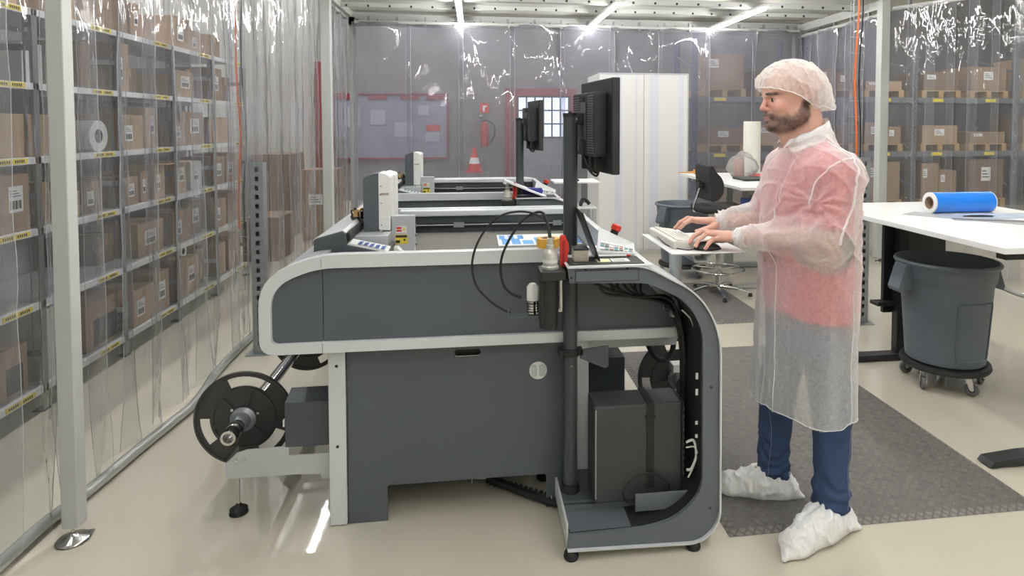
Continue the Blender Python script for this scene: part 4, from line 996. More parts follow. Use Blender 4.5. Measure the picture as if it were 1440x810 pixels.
def desk(label, x0, x1, y0, y1, z, legc, legys, legx, footx, th=.028):
    t = thing('work_table', label, 'table', ((x0+x1)/2, (y0+y1)/2, 0))
    box('table_top', M_white, x0, x1, y0, y1, z-th, z, parent=t, bevel=.002)
    MB().box(x0+.10,x1-.1,y0+.10,y0+.16,z-th-.05,z-th).box(x0+.10,x1-.1,y1-.16,y1-.10,z-th-.05,z-th).box((x0+x1)/2-.05,(x0+x1)/2+.05,y0+.16,y1-.16,z-th-.05,z-th).obj('under_frame', legc, t, bevel=.003)
    for y in legys:
        MB().prism(rpoly([(footx[0],.006),(footx[0]+.02,.03),(footx[0]+.2,.045),(footx[1]-.2,.045),(footx[1],.02),(footx[1],.006)], .005), y-.04, y+.04).obj('foot_beam', legc, t, bevel=.004)
        box('leg_column', legc, legx-.045, legx+.045, y-.03, y+.03, .045, .62, parent=t, bevel=.004)
        box('leg_column_upper', legc, legx-.036, legx+.036, y-.022, y+.022, .60, z-th, parent=t, bevel=.003)
        mm = MB().cyl((footx[0]+.05,y,0),.018,.008).cyl((footx[1]-.05,y,0),.018,.008); mm.obj('glide', M_rubber, t)
    return t
rt = desk('white standing table on the right with black legs, carrying the blue roll', 2.36, 3.52, 2.56, 4.21, 1.0, M_black, (2.58+.0, 3.86), 2.80, (2.30, 3.3))
box('modesty_panel', M_black, 2.70, 3.15, 3.90, 3.93, .30, .93, parent=rt, bevel=.003)
box('side_shelf_bracket', M_black, 2.62, 2.75, 3.84, 3.93, .36, .385, parent=rt, bevel=.006)
br_ = thing('blue_roll', 'bright blue vinyl roll lying on the white table', 'roll', (3.05, 3.66, 1.0))
RY, RZ, RR = 3.66, 1.0655, .065
for xx, q0, q1 in ((2.835,0,.007),(3.248,0,.007)): MB().lathe([(.058,q0),(RR,q0),(RR,q1),(.058,q1),(.058,q0)], (xx,RY,RZ), 'x', 48).obj('white_liner_edge', M_paper, br_, smooth=True)
MB().lathe([(RR,.007),(RR,.413)], (2.835,RY,RZ), 'x', 64, caps=False).obj('vinyl_winding', mat('blue_vinyl', rgb(36,130,232), .22, var=.02, coat=.3), br_, smooth=True)
MB().lathe([(.040,-.001),(.060,-.001),(.060,.414),(.040,.414),(.040,-.001)], (2.835,RY,RZ), 'x', 40).obj('paper_rings', M_paper, br_, smooth=True)
MB().lathe([(.034,-.002),(.040,-.002),(.040,.415),(.034,.415),(.034,-.002)], (2.835,RY,RZ), 'x', 40).obj('cardboard_core', M_card[1], br_, smooth=True)
o = MB().add([(2.62,3.62,1.0005),(2.78,3.72,1.0005),(3.35,3.05,1.0005),(3.18,2.95,1.0005),(2.62,3.62,1.002),(2.78,3.72,1.002),(3.35,3.05,1.002),(3.18,2.95,1.002)], [(0,3,2,1),(4,5,6,7),(0,1,5,4),(1,2,6,5),(2,3,7,6),(3,0,4,7)]).obj('grey_strip', mat('grey_film_sheet', rgb(176,178,182), .3))
tag(o, 'grey plastic strip lying aslant on the white table before the blue roll', 'strip')
o = box('film_sheet', mat('pale_blue_sheet', rgb(206,220,238), .25), 2.95, 3.4, 3.38, 3.56, 1.0022, 1.0030); tag(o, 'pale blue film sheet lying in front of the blue roll', 'sheet')
ru = thing('steel_ruler', 'long steel ruler with black edge on the white table', 'ruler', (3.0, 3.3, 1.0))
M_ = Matrix.Translation((2.76,3.36,1.0035)) @ Matrix.Rotation(math.radians(-24), 4, 'Z')
MB().box(0,.62,0,.028,0,.0015).xf(M_).obj('ruler_blade', M_silver, ru)
mm = MB()
for k in range(60): mm.box(.01+k*.01,.012+k*.01,.0,.008 if k % 5 else .013,.0015,.0018)
mm.xf(M_).obj('scale_marks', M_ink, ru)
MB().box(0,.62,.024,.03,.0,.004).xf(M_).obj('black_edge', M_rubber, ru)
kf = thing('craft_knife', 'black slim craft knife on the white table before the blue roll', 'knife', (3.0, 3.45, 1.0))
MB().tube([(2.90,3.455,1.008),(2.95,3.45,1.009),(3.03,3.44,1.009),(3.08,3.435,1.008)], [.003,.006,.006,.004], 8).obj('knife_handle', M_black, kf, smooth=True)
MB().box(3.08,3.10,3.432,3.436,1.005,1.010).obj('blade', M_chrome, kf)

# round bin on a dolly
M_bin = mat('bin_grey', rgb(92,101,110), .5, var=.04, scale=5)
def wheelie(label, lab2, cx, cy, rz=0.0):
    t = thing('waste_bin', label, 'bin', (cx, cy, .15))
    z0 = .145; HZ = .885
    pr_ = [(0,z0),(.20,z0),(.212,z0+HZ*.012),(.245,z0+HZ*.52),(.250,z0+HZ*.55),(.258,z0+HZ*.56),(.266,z0+HZ*.655),(.282,z0+HZ*.66),(.285,z0+HZ*.672),(.280,z0+HZ*.683),(.268,z0+HZ*.685),(.262,z0+HZ*.672),(.240,z0+HZ*.54),(.203,z0+HZ*.03),(0,z0+HZ*.03)]
    MB().lathe([(r,z) for r,z in pr_], (cx,cy,0), seg=64).obj('barrel', M_bin, t, smooth=True)
    for s in (-1, 1):
        a = rz
        m = MB().prism([(s*.245,z0+HZ*.56),(s*.262,z0+HZ*.655),(s*.29,z0+HZ*.66),(s*.335,z0+HZ*.50),(s*.325,z0+HZ*.475),(s*.25,z0+HZ*.50)], -.055, -.045)
        m.prism([(s*.245,z0+HZ*.56),(s*.262,z0+HZ*.655),(s*.29,z0+HZ*.66),(s*.335,z0+HZ*.50),(s*.325,z0+HZ*.475),(s*.25,z0+HZ*.50)], .045, .055)
        m.prism([(s*.275,z0+HZ*.66),(s*.29,z0+HZ*.66),(s*.335,z0+HZ*.50),(s*.325,z0+HZ*.475),(s*.318,z0+HZ*.478),(s*.323,z0+HZ*.50)], -.045, .045)
        m.xf(Matrix.Translation((cx,cy,0)) @ Matrix.Rotation(a, 4, 'Z')).obj('handle', M_bin, t, bevel=.003)
    # raised rectangular ribs on the wall
    for a0 in (math.radians(-90)+rz+.15, math.radians(90)+rz):
        pts = []
        for (u, v) in rrect(-.52, z0+HZ*.06, .52, z0+HZ*.44, .05, 4):
            r = .2145+(v-z0)*.072; a = a0+u; pts.append((cx+r*math.cos(a), cy+r*math.sin(a), v))
        sub = []
        for i in range(len(pts)):
            A = Vector(pts[i]); B = Vector(pts[(i+1) % len(pts)]); n = max(1, int((B-A).length/.02))
            for k in range(n):
                p = A.lerp(B, k/n); d = Vector((p.x-cx, p.y-cy)); r = .2145+(p.z-z0)*.072; d = d.normalized()*r; sub.append((cx+d.x, cy+d.y, p.z))
        MB().tube(sub, .0045, 6, closed=True).obj('wall_rib', M_bin, t, smooth=True)
    d = thing('bin_dolly', lab2, 'dolly', (cx, cy, 0))
    MB().lathe([(0,.105),(.21,.105),(.238,.112),(.245,.125),(.24,.144),(.222,.148),(.214,.144),(0,.144)], (cx,cy,0), seg=48).obj('dolly_ring', M_rubber, d, smooth=True)
    for k in range(5):
        a = math.radians(72*k+200)+rz; x = cx+.195*math.cos(a); y = cy+.195*math.sin(a); q = a+.8
        M_ = Matrix.Translation((x,y,0)) @ Matrix.Rotation(q, 4, 'Z')
        w_ = MB().lathe([(0,-.012),(.030,-.012),(.0365,-.009),(.0375,0),(.0365,.009),(.030,.012),(0,.012)], (.02,0,.0375), 'y', 24).xf(M_).obj('caster_wheel', mat('caster_grey', rgb(96,96,96), .5), d, smooth=True)
        MB().cyl((.02,-.014,.0375),.016,.028,'y',16).xf(M_).obj('wheel_hub', M_rubber, w_, smooth=True)
        MB().prism([(-.015,.105),(.02,.105),(.032,.04),(.024,.03),(.01,.035)], -.018, -.015).prism([(-.015,.105),(.02,.105),(.032,.04),(.024,.03),(.01,.035)], .015, .018).box(-.016,.021,-.018,.018,.10,.106).xf(M_).obj('caster_fork', M_chrome, d)
wheelie('large grey round waste bin under the right white table', 'black wheeled dolly under the large near waste bin', 2.81, 3.47, rz=-.05)
wheelie('grey round waste bin standing farther back beside the stool', 'black wheeled dolly under the farther waste bin', 2.12, 6.33, rz=.5)

# white cabinet
cb = thing('white_cabinet', 'tall white cabinet with smooth doors standing in the middle behind the tables', 'cabinet', (2.0, 7.8, 0))
M_cab = mat('cabinet_white', rgb(236,236,236), .3, var=.015)
box('carcass', M_cab, 1.46, 2.555, 7.47, 8.2, .0, 2.165, parent=cb, bevel=.003)
box('door', M_cab, 1.468, 2.005, 7.452, 7.469, .05, 2.15, parent=cb, bevel=.003); box('door', M_cab, 2.01, 2.548, 7.452, 7.469, .05, 2.15, parent=cb, bevel=.003)
MB().box(1.455,2.56,7.447,7.47,2.15,2.168).box(2.545,2.56,7.447,7.47,0,2.15).obj('edge_trim', mat('trim_grey', rgb(196,198,206), .4), cb)

M_stripe = mat('lavender_stripe', rgb(228,228,238), .3)  # bluish curtain overlaps and reflections put onto the doors as colour strips
for x0, x1 in ((1.66,1.74),(1.90,1.93),(2.08,2.19),(2.44,2.50)): box('painted_curtain_stripe', M_stripe, x0, x1, 7.4505, 7.4515, .05, 2.14, parent=cb)
# second table and what stands on it
t2 = desk('white table farther back behind the person, carrying the bagged tube', 2.33, 3.5, 5.36, 7.05, 1.0, mat('leg_silver_grey', rgb(150,152,150), .4), (5.75, 6.62), 2.74, (2.45, 3.3))
bg = thing('bagged_tube', 'brown cardboard tube standing in a clear plastic bag on the back table', 'bag', (2.80, 6.5, 1.0))
MB().lathe([(.045,0),(.055,0),(.052,.19),(.048,.2),(.04,.2),(.04,.02)], (2.80,6.5,1.001)).obj('cardboard_tube', mat('copper_brown', rgb(150,98,72), .5, var=.25, scale=20), bg, smooth=True)
bmm = bmesh.new(); bmesh.ops.create_icosphere(bmm, subdivisions=5, radius=1)
for v in bmm.verts:
    p = v.co.copy(); n1 = mnoise.noise(p*2.2); n2 = mnoise.noise(p*6)
    r = 1+.16*n1+.07*abs(n2)
    taper = 1-.30*max(0, p.z)
    v.co = (2.83+p.x*.165*r*taper, 6.48+p.y*.12*r*taper, max(1.002, 1.12+p.z*.145*r))
me = bpy.data.meshes.new('plastic_film'); bmm.to_mesh(me); bmm.free(); link('plastic_film', me, M_pe, bg, smooth='all')
tag(MB().lathe([(.03,0),(.092,0),(.092,.59),(.03,.59),(.03,0)], (3.03,6.7,1.001), seg=40).obj('paper_roll', mat('cream_paper', rgb(236,236,226), .8), smooth=True), 'tall cream paper roll standing upright on the back table', 'roll')
tag(box('black_pad', M_black, 2.62, 3.1, 5.95, 6.25, 1.001, 1.022, bevel=.004), 'thin black pad lying on the back table', 'pad')
tag(MB().lathe([(0,0),(.09,.004),(.10,.02),(.06,.045),(0,.05)], (0,0,0)).xf(Matrix.Translation((3.0,6.5,1.001)) @ Matrix.Diagonal((1,.7,.6,1))).obj('pink_cloth', mat('pink_cloth', rgb(226,120,112), .8, var=.15), smooth=True), 'pink cloth wad on the back table beside the bag', 'cloth')
sw = thing('wooden_spatula', 'wooden handled scraper lying at the corner of the back table', 'scraper', (2.45, 6.9, 1.0))
MB().tube([(2.27,6.95,1.016),(2.40,6.93,1.018),(2.46,6.92,1.022)], [.004,.009,.012], 10).obj('blade_shaft', mat('wood_orange', rgb(214,150,64), .5, var=.1), sw, smooth=True)
MB().tube([(2.44,6.90,1.014),(2.62,6.86,1.016)], [.013,.014], 10).obj('wooden_handle', mat('wood_orange', rgb(214,150,64), .5), sw, smooth=True)
MB().tube([(2.44,6.92,1.034),(2.60,6.88,1.038)], [.014,.015], 10).obj('wooden_handle', mat('wood_orange', rgb(214,150,64), .5), sw, smooth=True)
MB().lathe([(0,-.018),(.014,-.012),(.018,0),(.014,.012),(0,.018)], (2.62,6.86,1.046)).obj('pink_knob', mat('pink_knob', rgb(220,130,120), .5), sw, smooth=True)
tag(box('blue_crate', mat('blue_crate', rgb(50,90,180), .5), 2.9, 3.3, 6.3, 6.7, .62, .75, bevel=.01), 'blue crate hanging under the back table', 'crate')
cr_ = bpy.data.objects['blue_crate']; 
MB().box(2.95,2.97,6.45,6.55,.75,.925).box(3.23,3.25,6.45,6.55,.75,.925).obj('hanger', M_black, cr_)
# side stand left of the cabinet
st = thing('side_stand', 'small white side stand with a shelf left of the white cabinet', 'stand', (1.0, 6.4, 0))
box('stand_top', M_white, .78, 1.24, 6.22, 6.6, .975, .99, parent=st, bevel=.002)
box('stand_shelf', M_white, .80, 1.20, 6.22, 6.6, .72, .735, parent=st, bevel=.002)
MB().box(1.16,1.2,6.22,6.26,0,.72).box(1.16,1.2,6.56,6.6,0,.72).box(1.04,1.10,6.56,6.6,.735,.975).box(.80,.84,6.56,6.6,0,.72).box(.80,.84,6.22,6.26,0,.72).obj('stand_post', M_silver, st)
tag(MB().tube(cr([(1.05,6.3,.75),(1.08,6.35,.80),(1.12,6.4,.79),(1.16,6.4,.745)],4), .02, 8).obj('black_tool', M_black, smooth=True), 'small black hand tool on the lower shelf of the side stand', 'tool')
tag(MB().prism(rrect(.90,6.3,1.04,6.45,.02), .991, 1.005, 'z').obj('black_device', M_black), 'flat black device on top of the side stand', 'device')

# stool
so = thing('draughtsman_stool', 'black high stool with chrome foot ring behind the keyboard tray', 'stool', (2.2, 5.55, 0))
SX, SY = 2.20, 5.55
MB().cyl((SX,SY,.07),.028,.45,'z',20).cyl((SX,SY,.5),.016,.27,'z',16).obj('gas_column', M_chrome, so, smooth=True)
for k in range(5):
    a = math.radians(72*k-100); c, s_ = math.cos(a), math.sin(a)
    MB().tube([(SX+c*.02,SY+s_*.02,.085),(SX+c*.15,SY+s_*.15,.075),(SX+c*.29,SY+s_*.29,.045)], [.018,.015,.011], 8).obj('base_leg', M_chrome, so, smooth=True)
    MB().cyl((SX+c*.285,SY+s_*.285,.0135),.020,.03,'z',14,.014).obj('base_glide', M_rubber, so, smooth=True)
rg = MB().tube([(SX+.23*math.cos(i*PI/24), SY+.23*math.sin(i*PI/24), .24) for i in range(48)], .011, 8, closed=True)
for k in range(3):
    a = math.radians(120*k+20); rg.tube([(SX+.03*math.cos(a),SY+.03*math.sin(a),.24),(SX+.225*math.cos(a),SY+.225*math.sin(a),.24)], .008, 6)
rg.cyl((SX,SY,.21),.034,.06,'z',20); rg.obj('foot_ring', M_chrome, so, smooth=True)
MB().prism(rrect(SX-.22,SY-.21,SX+.22,SY+.21,.09,6), .77, .83, 'z').obj('seat', mat('black_fabric', rgb(34,34,36), .8), so, bevel=.02)
MB().tube(cr([(SX-.18,SY,.76),(SX-.24,SY,.79),(SX-.21,SY,.90),(SX-.17,SY,1.02)],5), .011, 8).obj('back_bar', M_chrome, so, smooth=True)
bp2 = []
for (x, z) in [(2.045,1.195),(2.075,1.19),(2.10,1.14),(2.15,1.09),(2.175,1.03),(2.170,.95),(2.13,.895),(2.075,.875),(2.045,.885),(2.055,.95),(2.05,1.03),(2.04,1.12)]: bp2.append((x, z))
MB().prism(rpoly(bp2, .02, 3), SY-.19, SY+.19).obj('backrest', mat('black_fabric', rgb(34,34,36), .8), so, bevel=.02)
MB().box(2.00,2.06,SY-.04,SY+.04,.985,1.035).prism([(1.995,1.06),(2.02,1.05),(2.05,1.02),(2.04,1.01)], SY-.02, SY+.02).cyl((2.02,SY-.05,1.01),.012,.1,'y').obj('tilt_lever', M_black, so, bevel=.003)
# ================================================================== THE PERSON (implicit surfaces meshed with surface nets)
class Field:
    def __init__(s, lo, hi, h):
        s.lo = np.array(lo, float); s.h = h; s.n = np.ceil((np.array(hi)-s.lo)/h).astype(int)+1
        s.F = np.full(s.n, 1.0, np.float32)
    def sub(s, lo, hi):
        a = np.clip(np.floor((np.array(lo)-s.lo)/s.h).astype(int), 0, s.n); b = np.clip(np.ceil((np.array(hi)-s.lo)/s.h).astype(int)+1, 0, s.n)
        sl = tuple(slice(a[i], b[i]) for i in range(3))
        ax = [s.lo[i]+np.arange(a[i], b[i])*s.h for i in range(3)]
        X, Y, Z = np.meshgrid(*ax, indexing='ij', sparse=True)
        return sl, X, Y, Z
    def comb(s, sl, d, k, mode='add'):
        f = s.F[sl]
        if f.size == 0: return
        if mode == 'sub': d = -d; f2 = -f
        else: f2 = f
        if k > 0:
            h = np.clip(0.5+0.5*(f2-d)/k, 0, 1); r = f2*(1-h)+d*h-k*h*(1-h)
        else: r = np.minimum(f2, d)
        if mode == 'sub':
            # f - ball : max(f, -ball)
            dd = -d
            g = s.F[sl]; e = -dd
            h = np.clip(0.5-0.5*(g-e)/max(k, 1e-6), 0, 1); r = g*(1-h)+e*h+k*h*(1-h); s.F[sl] = r; return
        s.F[sl] = r
    def ell(s, c, r, k=0.01, mode='add', rot=None):
        c = np.array(c, float); r = np.array(r, float); m = max(r)+k+.03
        sl, X, Y, Z = s.sub(c-m, c+m); x, y, z = X-c[0], Y-c[1], Z-c[2]
        if rot is not None:
            R = rot; x, y, z = R[0][0]*x+R[0][1]*y+R[0][2]*z, R[1][0]*x+R[1][1]*y+R[1][2]*z, R[2][0]*x+R[2][1]*y+R[2][2]*z
        k0 = np.sqrt((x/r[0])**2+(y/r[1])**2+(z/r[2])**2); k1 = np.sqrt((x/r[0]**2)**2+(y/r[1]**2)**2+(z/r[2]**2)**2)+1e-9
        d = k0*(k0-1)/k1
        if mode == 'sub': s.comb2(sl, d, k)
        else: s.comb(sl, d, k)
    def comb2(s, sl, d, k):
        g = s.F[sl]; e = -d
        h = np.clip(0.5-0.5*(g-e)/max(k, 1e-6), 0, 1); s.F[sl] = g*(1-h)+e*h+k*h*(1-h)
    def cap(s, a, b, ra, rb, k=0.01, mode='add'):
        a = np.array(a, float); b = np.array(b, float); m = max(ra, rb)+k+.03
        sl, X, Y, Z = s.sub(np.minimum(a, b)-m, np.maximum(a, b)+m)
        d = b-a; L = d@d+1e-12
        t = np.clip(((X-a[0])*d[0]+(Y-a[1])*d[1]+(Z-a[2])*d[2])/L, 0, 1)
        q = np.sqrt((X-a[0]-t*d[0])**2+(Y-a[1]-t*d[1])**2+(Z-a[2]-t*d[2])**2)-(ra+(rb-ra)*t)
        if mode == 'sub': s.comb2(sl, q, k)
        else: s.comb(sl, q, k)
    def chain(s, pts, rad, k=0.006):
        for i in range(len(pts)-1): s.cap(pts[i], pts[i+1], rad[i], rad[i+1], k)
    def column(s, rows, k=0.02):
        """rows: (z, cx, cy, a, b) elliptic column"""
        R = np.array(sorted(rows)); sl, X, Y, Z = s.sub((R[:,1].min()-.4, R[:,2].min()-.4, R[0,0]-.02), (R[:,1].max()+.4, R[:,2].max()+.4, R[-1,0]+.08))
        z = Z; cx = np.interp(z, R[:,0], R[:,1]); cy = np.interp(z, R[:,0], R[:,2]); a = np.interp(z, R[:,0], R[:,3]); b = np.interp(z, R[:,0], R[:,4])
        e = (np.abs((X-cx)/a)**2.3+np.abs((Y-cy)/b)**2.3)**(1/2.3)
        d = (e-1)*np.minimum(a, b)
        d = np.maximum(d, np.maximum(R[0,0]-z, z-R[-1,0]))
        s.comb(sl, d.astype(np.float32), k)
    def nets(s, name):
        F = s.F; S = F < 0
        nx, ny, nz = F.shape
        c = [S[i:nx-1+i, j:ny-1+j, k:nz-1+k] for i in (0,1) for j in (0,1) for k in (0,1)]
        cnt = sum(x.astype(np.int8) for x in c); act = (cnt > 0) & (cnt < 8)
        idx = np.argwhere(act); N = len(idx); ids = -np.ones(act.shape, np.int64); ids[act] = np.arange(N)
        acc = np.zeros((N, 3)); w = np.zeros(N)
        I, J, K = idx.T
        corner = lambda d: F[I+d[0], J+d[1], K+d[2]]
        for ax in range(3):
            o = [q for q in range(3) if q != ax]
            for u in (0,1):
                for v in (0,1):
                    d0 = [0,0,0]; d0[o[0]] = u; d0[o[1]] = v; d1 = list(d0); d1[ax] = 1
                    f0 = corner(d0); f1 = corner(d1); m = (f0 < 0) != (f1 < 0)
                    t = np.where(m, f0/(f0-f1+1e-20*(f0 == f1)), 0)
                    P = np.zeros((N,3)); P[:,o[0]] = u; P[:,o[1]] = v; P[:,ax] = t
                    acc += P*m[:,None]; w += m
        V = (idx+acc/w[:,None])*s.h+s.lo
        faces = []
        for ax in range(3):
            o = [(ax+1) % 3, (ax+2) % 3]
            sl0 = [slice(1,-1)]*3; 
            A = S; sh = list(S.shape)
            a0 = [slice(None)]*3; a1 = [slice(None)]*3; a0[ax] = slice(0,-1); a1[ax] = slice(1,None)
            m = A[tuple(a0)] != A[tuple(a1)]
            e = np.argwhere(m); e = e[(e[:,o[0]] > 0) & (e[:,o[1]] > 0) & (e[:,o[0]] < S.shape[o[0]]-1) & (e[:,o[1]] < S.shape[o[1]]-1)]
            ins = A[tuple(e.T)]
            q = []
            for du, dv in ((1,1),(0,1),(0,0),(1,0)):
                g = e.copy(); g[:,o[0]] -= du; g[:,o[1]] -= dv; q.append(ids[tuple(g.T)])
            Q = np.stack(q, 1); Q[~ins] = Q[~ins][:, ::-1]; faces.append(Q)
        Fc = np.concatenate(faces); Fc = Fc[(Fc >= 0).all(1)]
        me = bpy.data.meshes.new(name)
        me.vertices.add(len(V)); me.vertices.foreach_set('co', V.astype(np.float32).ravel())
        me.loops.add(len(Fc)*4); me.loops.foreach_set('vertex_index', Fc.astype(np.int32).ravel())
        me.polygons.add(len(Fc)); me.polygons.foreach_set('loop_start', np.arange(0, len(Fc)*4, 4, dtype=np.int32)); me.polygons.foreach_set('loop_total', np.full(len(Fc), 4, dtype=np.int32))
        me.polygons.foreach_set('use_smooth', np.ones(len(Fc), bool))
        me.update(calc_edges=True); me.validate()
        return me
_rs = np.random.RandomState(5); _lat = _rs.rand(32, 32, 32).astype(np.float32)*2-1
def vn(x, y, z):
    x = np.asarray(x); y = np.asarray(y); z = np.asarray(z)
    xi = np.floor(x).astype(int); yi = np.floor(y).astype(int); zi = np.floor(z).astype(int)
    fx, fy, fz = x-xi, y-yi, z-zi; fx = fx*fx*(3-2*fx); fy = fy*fy*(3-2*fy); fz = fz*fz*(3-2*fz); r = 0
    for i in (0,1):
        for j in (0,1):
            for k in (0,1):
                r = r+_lat[(xi+i) % 32, (yi+j) % 32, (zi+k) % 32]*(fx if i else 1-fx)*(fy if j else 1-fy)*(fz if k else 1-fz)
    return r
def cutmesh(me, keep):
    bm = bmesh.new(); bm.from_mesh(me)
    bmesh.ops.delete(bm, geom=[f for f in bm.faces if not keep(f.calc_center_median())], context='FACES')
    bmesh.ops.delete(bm, geom=[v for v in bm.verts if not v.link_faces], context='VERTS')
    bm.to_mesh(me); bm.free(); return me
def open_cap(me, near, nz):
    bm = bmesh.new(); bm.from_mesh(me); bm.normal_update()
    bmesh.ops.delete(bm, geom=[f for f in bm.faces if near(f.calc_center_median()) and f.normal.z*nz > .55], context='FACES')
    bmesh.ops.delete(bm, geom=[v for v in bm.verts if not v.link_faces], context='VERTS')
    bm.to_mesh(me); bm.free(); return me
def displace(me, fn, it=0):
    n = len(me.vertices); co = np.zeros(n*3, np.float32); me.vertices.foreach_get('co', co); co = co.reshape(-1,3)
    no = np.zeros(n*3, np.float32); me.vertex_normals.foreach_get('vector', no); no = no.reshape(-1,3)
    me.vertices.foreach_set('co', (co+no*fn(co[:,0], co[:,1], co[:,2])[:,None]).astype(np.float32).ravel()); me.update()

person = thing('person', 'man in white translucent gown and hair net standing at the keyboard tray', 'person', (1.29, 2.35, 0.0))
# ---- skin material with beard from a colour attribute
m = bpy.data.materials.new('skin'); m.use_nodes = True; nt2 = m.node_tree; N2 = nt2.nodes; L2 = nt2.links; b2 = N2['Principled BSDF']
b2.inputs['Roughness'].default_value = .5; b2.inputs['Subsurface Weight'].default_value = .12; b2.inputs['Subsurface Radius'].default_value = (.01,.004,.002); b2.inputs['Subsurface Scale'].default_value = .5
at1 = N2.new('ShaderNodeAttribute'); at1.attribute_name = 'hair'
at2 = N2.new('ShaderNodeAttribute'); at2.attribute_name = 'blush'
tc2 = N2.new('ShaderNodeTexCoord')
nz = N2.new('ShaderNodeTexNoise'); nz.inputs['Scale'].default_value = 800; nz.inputs['Detail'].default_value = 3
mp2 = N2.new('ShaderNodeMapping'); mp2.inputs['Scale'].default_value = (1,1,.35); L2.new(tc2.outputs['Object'], mp2.inputs[0]); L2.new(mp2.outputs[0], nz.inputs[0])
sk = N2.new('ShaderNodeMix'); sk.data_type = 'RGBA'; sk.inputs[6].default_value = rgb(214,168,150); sk.inputs[7].default_value = rgb(206,132,122); L2.new(at2.outputs['Fac'], sk.inputs[0])
hc = N2.new('ShaderNodeMath'); hc.operation = 'MULTIPLY_ADD'; hc.inputs[1].default_value = 1.3; hc.inputs[2].default_value = -.62; L2.new(nz.outputs[0], hc.inputs[0])
hs = N2.new('ShaderNodeMath'); hs.operation = 'ADD'; hs.use_clamp = True; L2.new(at1.outputs['Fac'], hs.inputs[0])
hm = N2.new('ShaderNodeMath'); hm.operation = 'MULTIPLY'; L2.new(hc.outputs[0], hm.inputs[0]); L2.new(at1.outputs['Fac'], hm.inputs[1]); 
hm2 = N2.new('ShaderNodeMath'); hm2.operation = 'MULTIPLY'; hm2.inputs[1].default_value = 1.3; L2.new(hm.outputs[0], hm2.inputs[0]); L2.new(hm2.outputs[0], hs.inputs[1])
hmx = N2.new('ShaderNodeMix'); hmx.data_type = 'RGBA'; hmx.inputs[7].default_value = rgb(46,36,32); L2.new(hs.outputs[0], hmx.inputs[0]); L2.new(sk.outputs[2], hmx.inputs[6])
L2.new(hmx.outputs[2], b2.inputs['Base Color'])
bpn = N2.new('ShaderNodeBump'); bpn.inputs['Strength'].default_value = .35; bpn.inputs['Distance'].default_value = .002; L2.new(nz.outputs[0], bpn.inputs['Height']); L2.new(bpn.outputs[0], b2.inputs['Normal'])
M_skin = m
# ---- head in its own frame: x forward (towards -X world), y his left, z up
HS = 1.05; HC = Vector((1.222, 2.36, 1.662)); HA = math.radians(184)     # forward direction angle
hf = Field((-.16,-.12,-.24), (.15,.12,.16), .0021)
E_, C_ = hf.ell, hf.cap
E_((-.018,0,.035),(.108,.079,.095), .0)
E_((.040,0,.030),(.060,.066,.060), .02)
E_((.030,0,-.030),(.066,.064,.080), .02)
E_((.030,0,-.075),(.062,.060,.045), .02)
E_((-.005,0,-.062),(.055,.064,.045), .02)
E_((.076,0,-.100),(.026,.030,.022), .018)
C_((.050,.040,-.098),(-.005,.060,-.065),.018,.020,.015); C_((.050,-.040,-.098),(-.005,-.060,-.065),.018,.020,.015)
C_((.094,-.034,.016),(.098,0,.012),.009,.010,.010); C_((.094,.034,.016),(.098,0,.012),.009,.010,.010)   # brow
for sy in (-1, 1):
    E_((.068,sy*.040,-.030),(.026,.024,.024), .015)                  # cheek
    E_((.101,sy*.031,-.004),(.019,.017,.013), .007, 'sub')            # orbit
    E_((.078,sy*.031,-.004),(.0150,.0150,.0150), .002)                # lids over the ball
C_((.097,0,.006),(.112,0,-.030),.0070,.0095,.007)                     # nose bridge
E_((.112,0,-.033),(.0115,.0110,.0100), .006)
for sy in (-1, 1):
    E_((.102,sy*.0125,-.037),(.011,.0075,.0085), .005)
    E_((.106,sy*.0065,-.045),(.006,.0032,.004), .002, 'sub')
E_((.088,0,-.058),(.016,.026,.016), .010)                             # muzzle
C_((.094,-.016,-.066),(.094,.016,-.066),.0045,.0045,.006); C_((.099,-.006,-.0655),(.099,.006,-.0655),.0040,.0040,.004)
C_((.0955,-.014,-.0775),(.0955,.014,-.0775),.0050,.0050,.005)
for sy in (-1, 1): E_((.0950,sy*.031,-.0045),(.0105,.0145,.0045), .002, 'sub')
C_((.104,-.020,-.0715),(.108,.020,-.0715),.0025,.0025,.003,'sub')
C_((.102,-.016,-.089),(.102,.016,-.089),.004,.004,.006,'sub')
for sy in (-1, 1):                                                    # ears
    E_((-.030,sy*.078,.006),(.019,.009,.031), .004, rot=[[.97,.0,.24],[0,1,0],[-.24,0,.97]])
    E_((-.024,sy*.088,.010),(.010,.008,.018), .003, 'sub')
    E_((-.028,sy*.080,-.020),(.010,.007,.009), .004)
hf.cap((-.030,0,-.050),(-.062,0,-.215),.062,.068,.02); hf.cap((-.060,0,-.03),(-.085,0,-.215),.048,.058,.02)
hf.cap((.045,0,-.085),(-.02,0,-.19),.030,.045,.03)                    # under chin / throat
hme = hf.nets('head')
nv = len(hme.vertices); co = np.zeros(nv*3, np.float32); hme.vertices.foreach_get('co', co); co = co.reshape(-1,3); x, y, z = co.T
